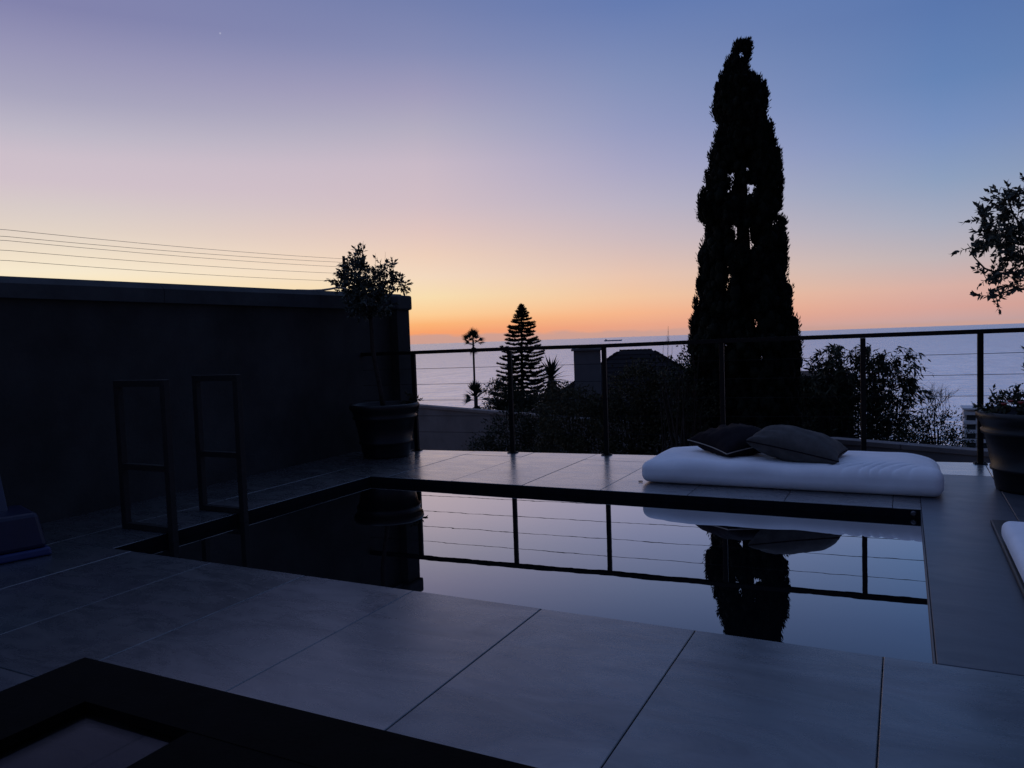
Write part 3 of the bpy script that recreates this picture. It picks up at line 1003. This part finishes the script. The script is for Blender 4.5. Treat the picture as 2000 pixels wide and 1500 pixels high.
for dx, dy, dz in ((-.16, -.20, .565), (-.11, -.23, .56), (-.19, -.17, .545), (-.05, -.22, .58), (.02, -.24, .57)):
    q = MB()
    q.lathe([(.001, .0), (.012, .006), (.018, .014), (.012, .018), (.002, .012)], (RPC[0] + dx, RPC[1] + dy, dz), 9)
    q.build('flower', 'flower', rt)

# ------------------------------------------------------------------ boundary wall below the terrace
bw = thing('boundary_wall', 'low grey plastered boundary wall running below the railing', 'wall', (-2, 17.6, -4))
A = Vector((-24.0, 27.3)); B = Vector((9.0, 12.55))
dv = (B - A); L_ = dv.length; az_ = math.atan2(dv.y, dv.x)
cpt = (A + B) / 2
MB().box((cpt.x, cpt.y, -2.95), (L_, .24, 3.3), az_).build('wall_body', 'bwall', bw)
n = 11
for i in range(n):
    p = A + dv * ((i + .5) / n)
    MB().box((p.x, p.y, -1.25), (L_ / n - .012, .32, .098), az_).build('coping', 'bcap', bw, bevel=.01)

# ------------------------------------------------------------------ house with chimney
hs = thing('house', 'neighbouring house with a dark tiled hip roof behind the bushes', 'house', (-10.6, 33, -7))
hr = math.atan2(.41, 1.21)
RZ = Matrix.Rotation(hr, 3, 'Z')
hc = Vector((-10.62, 33.0, 0))
def hp(x, y, z):
    p = RZ @ Vector((x, y, 0))
    return Vector((hc.x + p.x, hc.y + p.y, z))
MB().box(hp(0, 0, -4.6), (8.6, 8.2, 4.6), hr).build('wall', 'hwall', hs)
NC = 16
zr, ze = .40, -2.35
rx, ry, ex, ey = .72, .35, 5.0, 4.75
for i in range(NC):
    f0, f1 = i / NC, (i + 1) / NC
    def ring(f, z):
        x = ex + (rx - ex) * f; y = ey + (ry - ey) * f
        return [hp(-x, -y, z), hp(x, -y, z), hp(x, y, z), hp(-x, y, z)]
    z0 = ze + (zr - ze) * f0; z1 = ze + (zr - ze) * f1
    q = MB()
    q.v = ring(f0, z0 - .01) + ring(f0, z0 + .035) + ring(f1, z1 + .012) + ring(f1, z1 - .03)
    for a in (0, 4, 8):
        for j in range(4):
            q.f.append((a + j, a + (j + 1) % 4, a + 4 + (j + 1) % 4, a + 4 + j))
    if i == NC - 1:
        q.f.append((8, 9, 10, 11))
    q.build('tile_course', 'roof', hs)
for i in range(8):
    x = -rx + .1 + i * (2 * rx - .2) / 7
    p = hp(x, -ry * .5, zr + .01)
    MB().tube([p - RZ @ Vector((.1, 0, 0)), p + RZ @ Vector((.085, 0, 0))], [.075, .062], 8).build('ridge_tile', 'roof', hs, smooth=True)
for sx in (-1, 1):
    for i in range(26):
        f = 1 - (i + .5) / 26
        x = ex + (rx - ex) * f; y = ey + (ry - ey) * f; z = ze + (zr - ze) * f + .02
        f2 = f - 1 / 26
        x2 = ex + (rx - ex) * f2; y2 = ey + (ry - ey) * f2; z2 = ze + (zr - ze) * f2 + .02
        MB().tube([hp(sx * x, -y, z), hp(sx * x2, -y2, z2)], [.05, .07], 7).build('hip_tile', 'roof', hs)
ch = MB().box((-11.31, 28.86, -1.2), (1.04, .8, 3.5), hr).build('chimney', 'chim', hs)
MB().box((-11.31, 28.86, .585), (1.22, .98, .09), hr).build('chimney_cap', 'chim', ch, bevel=.015)
MB().box((-11.31, 28.86, .66), (.6, .5, .05), hr).build('chimney_cover', 'roof', ch)

# flat-roofed outbuilding behind the cypress
fb = thing('flat_roofed_building', 'dark flat-roofed building behind the tall cypress', 'building', (-3.8, 25.4, -6))
ar = math.atan2(.72, 4.42)
MB().box((-3.95, 25.1, -3.2), (4.9, 3.0, 5.6), ar).build('wall', 'wall', fb)
MB().box((-3.95, 25.1, -.34), (5.1, 3.2, .12), ar).build('roof', 'roof', fb)
wn = MB().box((-5.87, 23.27, -.55), (.30, .05, .26), ar).build('window', 'chim', fb)
MB().box((-5.866, 23.24, -.55), (.22, .012, .19), ar).build('pane', 'dglass', wn)

# white apartment block by the shore
ab = thing('apartment_block', 'white shoreline apartment block with stacked balconies behind the right post', 'building', (24, 303, -56))
MB().box((24, 303, -42), (12, 9, 29), 0).build('wall', 'white_b', ab)
for i in range(8):
    z = -28.6 - i * 3.1
    MB().box((24, 297.9, z), (12.6, 1.6, 1.0), 0).build('balcony', 'white_b', ab)
    for j in range(3):
        MB().box((20 + j * 4, 298.45, z - 1.6), (2.6, .12, 1.7), 0).build('window', 'dglass', ab)
MB().box((24, 302, -27.1), (13.2, 11, .5), 0).build('roof', 'white_b', ab)

# ship
sh = thing('cargo_ship', 'long low cargo ship far out on the sea near the horizon', 'ship', (-3800, 10740, SEA_Z))
sr = math.radians(19.5)
S_ = lambda x, y, z: Vector((-3800, 10740, SEA_Z + z)) + Matrix.Rotation(sr, 3, 'Z') @ Vector((x, y, 0))
q = MB()
q.v = [S_(-125, -16, 0), S_(105, -16, 0), S_(125, 0, 0), S_(105, 16, 0), S_(-125, 16, 0), S_(-128, -17, 17), S_(108, -17, 17), S_(138, 0, 21), S_(108, 17, 17), S_(-128, 17, 17)]
q.f = [(4, 3, 2, 1, 0), (5, 6, 7, 8, 9)] + [(i, (i + 1) % 5, 5 + (i + 1) % 5, 5 + i) for i in range(5)]
q.build('hull', 'ship', sh)
MB().box(S_(-100, 0, 23), (22, 28, 12), sr).build('bridge', 'ship', sh)
MB().box(S_(-104, 0, 33), (7, 8, 8), sr).build('funnel', 'ship', sh)
for x in (-50, 0, 50, 100):
    MB().box(S_(x, 0, 22), (2.0, 2.0, 10), sr).build('mast', 'ship', sh)

# ------------------------------------------------------------------ cypress
CY = np.array([-2.79, 15.76]); PXM = .01113
SIL = [(75, 1441, 1480), (106, 1438, 1475), (122, 1424, 1471), (152, 1425, 1470), (160, 1406, 1488), (185, 1407, 1498), (205, 1395, 1500), (234, 1408, 1502),
       (263, 1403, 1509), (288, 1391, 1512), (330, 1388, 1525), (362, 1382, 1527), (387, 1368, 1525), (412, 1366, 1525), (433, 1377, 1534), (453, 1386, 1531),
       (478, 1370, 1534), (495, 1368, 1531), (528, 1366, 1533), (553, 1367, 1531), (577, 1362, 1538), (619, 1356, 1544), (652, 1349, 1553), (700, 1346, 1556), (760, 1356, 1555), (840, 1368, 1553), (1040, 1375, 1550)]
cx0 = 1455.0
ZS = np.array([1.05 + (649 - y) * .00995 for y, _, _ in SIL])
LS = np.array([(cx0 - l) * PXM - .085 for _, l, _ in SIL]); RS = np.array([(r - cx0) * PXM - .08 for _, _, r in SIL])
hw_ = (LS + RS) / 2 + .08
LS = LS + np.clip(.08 - .10 * hw_, 0, .06); RS = RS + np.clip(.08 - .10 * hw_, 0, .06)
zo = np.argsort(ZS)
ZS, LS, RS = ZS[zo], LS[zo], RS[zo]
viewR = np.array([math.cos(math.radians(10)), math.sin(math.radians(10))])   # towards the right as seen from the terrace
def cyp_bounds(z):
    return np.interp(z, ZS, LS), np.interp(z, ZS, RS)
cyt = thing('cypress_tree', 'tall dark columnar cypress rising above the railing behind the mattress', 'tree', (CY[0], CY[1], -3.9))
MB().tube([(CY[0], CY[1], -3.9), (CY[0] + .02, CY[1], 0), (CY[0] - .03, CY[1], 3.5), (CY[0], CY[1], 6.3)], [.26, .2, .11, .03], 9).build('trunk', 'bark', cyt, smooth=True)
def ico_points():
    bm = bmesh.new()
    bmesh.ops.create_icosphere(bm, subdivisions=2, radius=1)
    v = np.array([tuple(p.co) for p in bm.verts]); f = np.array([[q.index for q in p.verts] for p in bm.faces])
    bm.free()
    return v, f
IV, IF = ico_points()
def lobed_crown(name, mat, parent, centres, radii, nleaf, L, W, core=.84, lean=None, up=.9):
    """rounded sprays: a small lumpy core hidden under many short leaves; core faces are split into leaf-shaped quads too"""
    Vs = []; Fs = []; k = 0
    n = len(centres)
    for i in range(n):
        jit = 1 + rng.normal(size=(len(IV), 1)) * .13
        Vs.append(centres[i] + IV * radii[i] * core * jit); Fs.append(IF + k); k += len(IV)
    V1 = np.concatenate(Vs); F1 = np.concatenate(Fs)
    F1 = np.concatenate([F1, F1[:, 2:3]], 1)
    d_ = rand_dir(n * nleaf)
    cc = np.repeat(centres, nleaf, 0) + d_ * np.repeat(radii, nleaf, 0) * rng.uniform(.74, 1.02, (n * nleaf, 1))
    dd = d_ * .8 + np.array([0, 0, up]) + rng.normal(size=cc.shape) * .35
    l = rng.uniform(.6, 1.3, len(cc)) * L
    V2, F2 = leaf_quads(cc, dd, rand_dir(len(cc)), l, l * W / L)
    org = np.array(base_of(parent))
    tri = link_mesh(name + '_heart', np_mesh(name, V1 - org, F1[:, :3]), mat, parent)
    tri.name = 'foliage_core'
    return link_mesh(name, np_mesh(name, V2 - org, F2), mat, parent)
cen_l = []; rad_l = []
# gaps that run right through the crown: (sideways offset, height, half width, half height)
gaps = []
for q in range(130):
    gz = rng.uniform(-.1, 4.6)
    l, r = np.interp(gz, ZS, LS), np.interp(gz, ZS, RS)
    ga = (r - l) / 2 + rng.choice([-.28, .02, .22]) * (l + r) / 2 * rng.uniform(.7, 1.3) + rng.normal() * .08
    gaps.append((ga, gz, rng.uniform(.0, .022), rng.uniform(.0, .04)))
gaps += [(.0, 6.42, .05, .09), (.62, 3.22, .05, .05), (.74, 3.30, .06, .04), (.52, 3.12, .06, .05), (-.06, 3.85, .02, .08), (-.05, 1.5, .02, .1)]
z = -3.3
while z < 6.66:
    l, r = np.interp(z, ZS, LS), np.interp(z, ZS, RS)
    hw = (l + r) / 2; ce = (r - l) / 2
    R_ = min(.125, .05 + hw * .075)
    nring = max(4, int(2 * math.pi * hw / (R_ * 1.25)))
    for ring, fr in ((nring, 1.0), (max(3, nring * 2 // 3), .66), (max(2, nring // 3), .3)):
        ph = rng.uniform(0, 6.28)
        for q in range(ring):
            th = ph + 2 * math.pi * (q + rng.uniform(-.3, .3)) / ring
            rr_ = max(0, hw - R_ * .8) * fr * rng.uniform(.78, 1.05)
            al = ce + rr_ * math.cos(th); de = rr_ * math.sin(th) * .95
            zz = z + rng.uniform(-.08, .08)
            s_ = R_ * rng.uniform(.6, 1.15)
            if any(((al - g[0]) / (g[2] + s_ * .72)) ** 2 + ((zz - g[1]) / (g[3] + s_ * .78)) ** 2 < 1 for g in gaps):
                continue
            cen_l.append((CY[0] + al * viewR[0] - de * viewR[1], CY[1] + al * viewR[1] + de * viewR[0], zz))
            rad_l.append((s_, s_, s_ * rng.uniform(1.2, 2.1)))
    z += .105
for q in range(150):
    zz = rng.uniform(-.3, 6.2)
    l, r = np.interp(zz, ZS, LS), np.interp(zz, ZS, RS)
    hw = (l + r) / 2; ce = (r - l) / 2
    th = rng.uniform(0, 6.28)
    rr_ = hw * rng.uniform(.9, 1.04)
    al = ce + rr_ * math.cos(th); de = rr_ * math.sin(th) * .95
    s_ = rng.uniform(.035, .075)
    for k_ in range(3):
        cen_l.append((CY[0] + al * viewR[0] - de * viewR[1], CY[1] + al * viewR[1] + de * viewR[0], zz + k_ * s_ * 1.3))
        f_ = s_ * (1 - .25 * k_)
        rad_l.append((f_, f_, f_ * 1.9))
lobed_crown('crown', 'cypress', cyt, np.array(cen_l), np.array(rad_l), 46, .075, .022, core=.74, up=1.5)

# ------------------------------------------------------------------ Norfolk pine
np_b = np.array([-31.2, 62.66])
nt_ = thing('norfolk_pine', 'tiered pine with whorled branches standing left of the chimney', 'tree', (np_b[0], np_b[1], -16.5))
MB().tube([(np_b[0], np_b[1], -16.5), (np_b[0] + .15, np_b[1], -6), (np_b[0] + .38, np_b[1] + .1, 4.0)], [.3, .2, .03], 9).build('trunk', 'bark', nt_, smooth=True)
px = .0466
zt_ = np.array([-9, -3.9, -1.9, -.6, 1.3, 2.6, 3.55, 4.2]); rt_ = np.array([3.0, 2.65, 2.4, 2.1, 1.55, 1.15, .5, .08])
P = []; D = []; L = []; W = []
z = -9.0
mbr = MB()
while z < 4.15:
    r = np.interp(z, zt_, rt_)
    nb = 7 if z < 2 else 6
    ph = rng.uniform(0, 6.28)
    ox = np_b[0] + .38 * (z + 16.5) / 20.5
    for b in range(nb):
        th = ph + 2 * math.pi * b / nb + rng.uniform(-.16, .16)
        rr = r * rng.uniform(.72, 1.08)
        ns = max(5, int(rr / .055))
        dirx = np.array([math.cos(th), math.sin(th)])
        dz0 = rng.uniform(-.14, .10)
        prev = None
        for s in range(ns):
            u = (s + 1) / ns
            zz = z + dz0 * u + rr * (-.07 * math.sin(u * math.pi * .9) + .07 * u ** 3)
            p = np.array([ox + dirx[0] * rr * u, np_b[1] + dirx[1] * rr * u, zz])
            tang = np.array([dirx[0], dirx[1], .15 + .5 * u * u])
            for q in range(15):
                sd = rng.normal(size=3); sd[2] = abs(sd[2]) * .75 - .12
                P.append(p + rng.normal(size=3) * .012); D.append(tang * .55 + unit(sd) * 1.0); L.append(rng.uniform(.13, .28)); W.append(rng.uniform(.05, .09))
        mbr.tube([(ox, np_b[1], z), (ox + dirx[0] * rr * .5, np_b[1] + dirx[1] * rr * .5, z + dz0 * .5 - rr * .1), (ox + dirx[0] * rr * .97, np_b[1] + dirx[1] * rr * .97, z + dz0 + rr * .05)], [.035, .025, .01], 5)
    z += .36 if z < 1.6 else .27
    if z > 3.4:
        z -= .08
mbr.build('branch', 'bark', nt_)
leaf_object('crown', 'pine', nt_, np.array(P), np.array(D), rand_dir(len(P)), L, W)

# ------------------------------------------------------------------ palms
def fan_frond_mesh(nb, R, pet):
    V = []; F = []
    def blade(p, d, n, L, w, droop):
        s = np.cross(d, n); s /= np.linalg.norm(s)
        k = len(V)
        m1 = p + d * L * .5; tip = p + d * L * .97 - np.array([0, 0, droop * L])
        V.extend([p - s * w * .25, p + s * w * .25, m1 + s * w * .5, m1 - s * w * .5, tip])
        F.append((k, k + 1, k + 2, k + 3)); F.append((k + 3, k + 2, k + 4))
    # petiole along +Y
    k = len(V)
    V.extend([np.array(v) for v in ((-.012, 0, 0), (.012, 0, 0), (.009, pet, .0), (-.009, pet, 0))]); F.append((k, k + 1, k + 2, k + 3))
    for i in range(nb):
        a = math.radians(-40 + 80 * i / (nb - 1))
        d = np.array([math.sin(a), math.cos(a), .10 * math.cos(a)])
        d /= np.linalg.norm(d)
        blade(np.array([0, pet, 0.]), d, np.array([0, 0, 1.]), R * (1 - .5 * abs(a) / 2), R * .11, .05 + .14 * abs(math.sin(a)))
    me = bpy.data.meshes.new('frond')
    me.from_pydata([tuple(v) for v in V], [], [tuple(f) for f in F])
    me.materials.append(M['palm'])
    return me
def fan_palm(label, top, base_z, n, R, pet, trad, skirt, seed):
    r = random.Random(seed)
    t = thing('fan_palm', label, 'palm tree', (top[0], top[1], base_z))
    b = base_of(t)
    MB().tube([(top[0] + .1, top[1], base_z), (top[0] - .05, top[1], (base_z + top[2]) / 2), (top[0], top[1], top[2])], [trad * 1.35, trad, trad * .85], 9).build('trunk', 'bark', t, smooth=True)
    me = fan_frond_mesh(7, R, pet)
    for i in range(n):
        u = (i + .5) / n
        elv = math.radians(86 - 118 * u) if i < n - skirt else math.radians(-62 - 20 * r.random())
        azm = i * 2.4 + r.uniform(-.25, .25)
        o = bpy.data.objects.new('frond', me)
        COL.objects.link(o)
        o.parent = t
        o.location = Vector(top) - b + Vector((0, 0, -.12 * u * R * 3))
        o.rotation_mode = 'XYZ'
        s = r.uniform(.82, 1.08)
        o.matrix_local = Matrix.Translation(o.location) @ Matrix.Rotation(azm, 4, 'Z') @ Matrix.Rotation(elv, 4, 'X') @ Matrix.Rotation(r.uniform(-.8, .8), 4, 'Y') @ Matrix.Scale(s, 4)
fan_palm('tall slender fan palm silhouetted against the sea', (-39.8, 69.4, 1.25), -18, 30, .90, .52, .12, 4, 2)
fan_palm('short fan palm below the tall slender palm', (-15.9, 27.8, -1.25), -6, 26, .50, .26, .08, 6, 5)

def sword_plant(label, c, base_z, n, L, W, seed):
    r = random.Random(seed)
    t = thing('yucca', label, 'yucca', (c[0], c[1], base_z))
    MB().tube([(c[0], c[1], base_z), (c[0], c[1], c[2])], [.13, .10], 9).build('trunk', 'bark', t, smooth=True)
    me = bpy.data.meshes.new('leaf')
    pts = []; fs = []
    for i in range(6):
        u = i / 5
        w = W * (.5 + .5 * math.sin(math.pi * min(1, u * 1.1 + .1))) * (1 - u ** 3)
        y = u; z = -.16 * u * u
        pts += [(-w, y, z + .25 * w), (0, y, z), (w, y, z + .25 * w)]
    for i in range(5):
        a = i * 3
        fs += [(a, a + 1, a + 4, a + 3), (a + 1, a + 2, a + 5, a + 4)]
    me.from_pydata(pts, [], fs); me.materials.append(M['palm'])
    b = base_of(t)
    for i in range(n):
        u = (i + .5) / n
        elv = math.radians(85 - 150 * u)
        o = bpy.data.objects.new('leaf', me)
        COL.objects.link(o)
        o.parent = t
        o.matrix_local = Matrix.Translation(Vector(c) - b + Vector((0, 0, -.3 * u * L))) @ Matrix.Rotation(i * 2.4 + r.uniform(-.3, .3), 4, 'Z') @ Matrix.Rotation(elv, 4, 'X') @ Matrix.Scale(L * r.uniform(.75, 1.1), 4)
sword_plant('spiky yucca between the tiered pine and the chimney', (-10.63, 23.75, -.2), -5.2, 70, .82, .075, 4)

# ------------------------------------------------------------------ shrubs
def shrub(name, label, base, blobs, nper, L, W, mat, stems=9, group=None, hollow=.35, twigs=0, cat_='shrub', up=.3, gap=-.6):
    t = thing(name, label, cat_, base, group)
    P = []; D = []
    cs = []
    for c0, r0 in blobs:
        c0 = np.array(c0); r0 = np.array(r0) * np.ones(3)
        vol = float(np.prod(r0) ** (2 / 3))
        n = int(nper * vol)
        # leaf clumps inside the blob
        nc = max(6, n // 14)
        d_ = rand_dir(nc)
        rr = rng.uniform(hollow, 1.05, nc) ** .6
        cc = c0 + d_ * r0 * rr[:, None]
        lum = np.sin(cc[:, 0] * 5.3 + cc[:, 2] * 3.1) * np.sin(cc[:, 1] * 4.7 + cc[:, 2] * 6.1 + 1.3)
        kp = lum > gap
        cc, d_ = cc[kp], d_[kp]
        q = np.repeat(cc, 14, 0) + rng.normal(size=(len(cc) * 14, 3)) * L * .9
        P.append(q)
        D.append(np.repeat(d_, 14, 0) * .7 + rng.normal(size=q.shape) * .6 + np.array([0, 0, up]))
        cs.append((c0, r0))
    P = np.concatenate(P); D = np.concatenate(D)
    l = rng.uniform(.6, 1.2, len(P)) * L
    leaf_object('crown', mat, t, P, D, rand_dir(len(P)), l, l * W / L)
    m = MB()
    for c0, r0 in cs:
        for i in range(stems):
            e = c0 + rand_dir(1)[0] * r0 * .75
            s0 = np.array(base) + np.array([rng.uniform(-.3, .3), rng.uniform(-.3, .3), 0])
            mid = (s0 + e) / 2 + rng.normal(size=3) * .12
            m.tube([s0, mid, e], [.03, .02, .007], 5)
    if twigs:
        for i in range(twigs):
            c0, r0 = cs[i % len(cs)]
            s0 = c0 + np.array([rng.uniform(-.6, .6) * r0[0], rng.uniform(-.5, .5) * r0[1], r0[2] * .7])
            e = s0 + np.array([rng.uniform(-.12, .12), 0, rng.uniform(.2, .5)])
            m.tube([s0, (s0 + e) / 2 + rng.normal(size=3) * .02, e], [.006, .005, .002], 4)
    m.build('stem', 'bark', t)
    return t
G1 = 'bushes below the railing'
shrub('shrub', 'dense dark tree at the left foot of the tiered pine', (-29.0, 56, -14), [((-29.6, 56.0, -3.4), (1.2, 1.2, 1.2)), ((-28.4, 56.3, -4.4), (1.6, 1.2, 1.5)), ((-30.2, 56, -5.0), (1.2, 1.2, 1.2)), ((-27.2, 56.6, -4.6), (1.4, 1.2, 1.3))], 1500, .22, .10, 'leaf', cat_='tree')
shrub('shrub', 'dark leafy bush under the spiky yucca', (-9.3, 21.0, -4.3), [((-9.35, 21.0, -1.0), (.62, .6, .75)), ((-9.0, 21.0, -1.8), (.8, .6, .9)), ((-8.2, 21.0, -1.6), (.8, .6, .8))], 7600, .09, .04, 'leaf2', group=G1)
shrub('shrub', 'dark low bush left of the yucca against the grey boundary wall', (-8.9, 17.8, -3.9), [((-9.1, 17.8, -1.35), (.75, .7, .65)), ((-8.4, 18.0, -1.6), (.6, .6, .75)), ((-9.9, 17.7, -2.0), (.6, .6, .5))], 7600, .085, .037, 'leaf', group=G1)
shrub('shrub', 'bushy dark shrub below the chimney in the middle of the railing', (-6.5, 15.9, -3.7), [((-6.6, 15.9, -.75), (.72, .7, .75)), ((-7.1, 16.0, -1.5), (.6, .6, .8)), ((-6.0, 15.9, -1.2), (.7, .7, 1.0))], 8200, .075, .036, 'leaf2', group=G1)
shrub('shrub', 'large dark bush in front of the tiled roof', (-5.1, 16.3, -3.7), [((-5.25, 16.3, -.15), (.62, .6, .62)), ((-4.75, 16.4, -.45), (.7, .65, .7)), ((-5.5, 16.2, -1.1), (.8, .7, .9)), ((-4.7, 16.3, -1.4), (.8, .7, .8))], 8200, .075, .038, 'leaf2', group=G1)
shrub('shrub', 'dark bush between the tiled roof and the cypress', (-3.9, 16.5, -3.7), [((-3.95, 16.5, -.55), (.55, .6, .65)), ((-3.7, 16.5, -1.2), (.7, .6, .9))], 8200, .075, .036, 'leaf', group=G1)
shrub('shrub', 'leafy bush with sprigs against the sea at the left foot of the cypress', (-3.75, 14.9, -3.6), [((-3.66, 14.85, .55), (.20, .3, .42)), ((-3.85, 14.85, .30), (.28, .3, .24)), ((-4.15, 14.8, .18), (.22, .25, .2)), ((-3.6, 14.9, -.35), (.45, .4, .6))], 5200, .07, .04, 'leaf', hollow=.2, group=G1, gap=-.4)
# thin upright sprouts
sp = thing('sapling', 'thin upright sapling sprouts rising past the top rail left of the cypress', 'sapling', (-4.7, 16.95, -3.6))
m = MB()
Pl = []; Dl = []
for x, zt2, z0 in ((-4.70, 1.25, -.4), (-4.82, .88, -.3), (-4.40, .78, -.3), (-4.62, .80, -.3), (-4.30, .62, -.4), (-5.0, .72, -.3)):
    m.tube([(x, 16.95, -3.6), (x + .03, 16.95, z0), (x - .02, 16.95, (z0 + zt2) / 2), (x + .01, 16.95, zt2)], [.018, .011, .008, .003], 5)
    lim = .62
    for q in range(26):
        u = rng.uniform(0, 1)
        zz = z0 + (min(zt2, lim) - z0) * u
        Pl.append((x + rng.normal() * .02, 16.1 + rng.normal() * .02, zz)); dd = rng.normal(size=3); dd[2] = abs(dd[2]) + .3; Dl.append(dd)
for q in range(8):
    a = np.array((-4.70, 16.95, rng.uniform(.75, 1.0))); e = a + np.array((rng.uniform(-.07, .07), 0, rng.uniform(.08, .18)))
    m.tube([a, e], [.004, .002], 4)
m.build('stem', 'twig', sp)
leaf_object('leaves', 'leaf', sp, np.array(Pl), np.array(Dl), rand_dir(len(Pl)), np.full(len(Pl), .085), np.full(len(Pl), .045))

# bamboo-like shrub with arching canes
bb = thing('bamboo_shrub', 'wide feathery shrub with arching leafy canes right of the cypress', 'shrub', (-1.0, 22, -4.6))
m = MB(); P = []; D = []
for i in range(150):
    x0 = rng.uniform(-2.7, .2); y0 = 22 + rng.uniform(-.6, .6)
    b0 = np.array((-1.0 + (x0 + 1.0) * .5, y0, -4.6))
    toward = rng.uniform(-1, 1)
    tipx = x0 + toward * .45 + (.35 if x0 > -.3 else 0)
    tz = rng.uniform(-.9, .62)
    if x0 < -1.9:
        tz = min(tz, rng.uniform(-.6, .35))
    if x0 > -.2:
        tz = min(tz, rng.uniform(-.8, .5))
    top_ = np.array((x0, y0, tz)); tip = np.array((tipx, y0 + rng.uniform(-.3, .3), tz - rng.uniform(.1, .4)))
    pts_ = []
    for u in np.linspace(0, 1, 9):
        if u < .7:
            v = u / .7
            p = b0 * (1 - v) + top_ * v + np.array((0, 0, .35 * math.sin(v * math.pi) * .3))
        else:
            v = (u - .7) / .3
            p = top_ * (1 - v) + tip * v + np.array((0, 0, .10 * math.sin(v * math.pi)))
        pts_.append(p)
    m.tube(pts_, [.014 - .011 * k2 / 8 for k2 in range(9)], 5, cap=False)
    pa = np.array(pts_)
    for q in range(62):
        u = rng.uniform(.36, 1.0) * 8
        k2 = min(7, int(u)); fr = u - k2
        p = pa[k2] * (1 - fr) + pa[k2 + 1] * fr
        tdir = unit(pa[k2 + 1] - pa[k2])
        sd = rng.normal(size=3) * np.array((1, 1, .4))
        P.append(p + rng.normal(size=3) * .04); D.append(unit(sd) * .8 + tdir * .8 + np.array((0, 0, -.45)))
m.build('cane', 'twig', bb)
P = np.array(P)
l = rng.uniform(.11, .22, len(P))
leaf_object('crown', 'leaf', bb, P, np.array(D), rand_dir(len(P)), l, l * .27)
shrub('shrub', 'dense shadowed hedge mass under the feathery shrub', (-1.2, 22.6, -4.6), [((-1.9, 22.9, -1.6), (.9, .5, 1.2)), ((-.9, 22.9, -1.9), (.9, .5, .85)), ((.0, 22.9, -1.95), (.7, .5, .8))], 5200, .10, .04, 'leaf', group=G1)
shrub('shrub', 'rounded dark shrub at the right of the feathery shrub', (.75, 21, -4.4), [((.62, 21.0, -1.55), (.72, .6, .66)), ((.95, 21, -1.95), (.62, .6, .5)), ((.2, 21, -1.95), (.6, .6, .55))], 5600, .075, .03, 'leaf', group=G1)
dt = thing('bare_shrub', 'leafless twiggy shrub in front of the sea beside the rounded shrub', 'shrub', (.75, 21.3, -4.3))
m = MB()
def twig(p, d, L, r, depth):
    e = p + d * L
    m.tube([p, (p + e) / 2 + rng.normal(size=3) * L * .04, e], [r, r * .8, r * .55], 4, cap=False)
    if depth:
        for i in range(3):
            nd = unit(d + rng.normal(size=3) * np.array((.55, .3, .45)) + np.array((.05, 0, .12)))
            twig(p + d * L * rng.uniform(.5, 1.0), nd, L * rng.uniform(.5, .75), r * .6, depth - 1)
for i in range(6):
    d_ = unit(np.array((rng.uniform(-.25, .6), rng.uniform(-.2, .2), 1.0)))
    p0 = np.array((.55 + rng.uniform(-.2, .2), 21.3, -1.5))
    m.tube([(.75, 21.3, -4.3), p0], [.03, .012], 5)
    twig(p0, d_, .62, .010, 3)
m.build('branch', 'twig', dt)
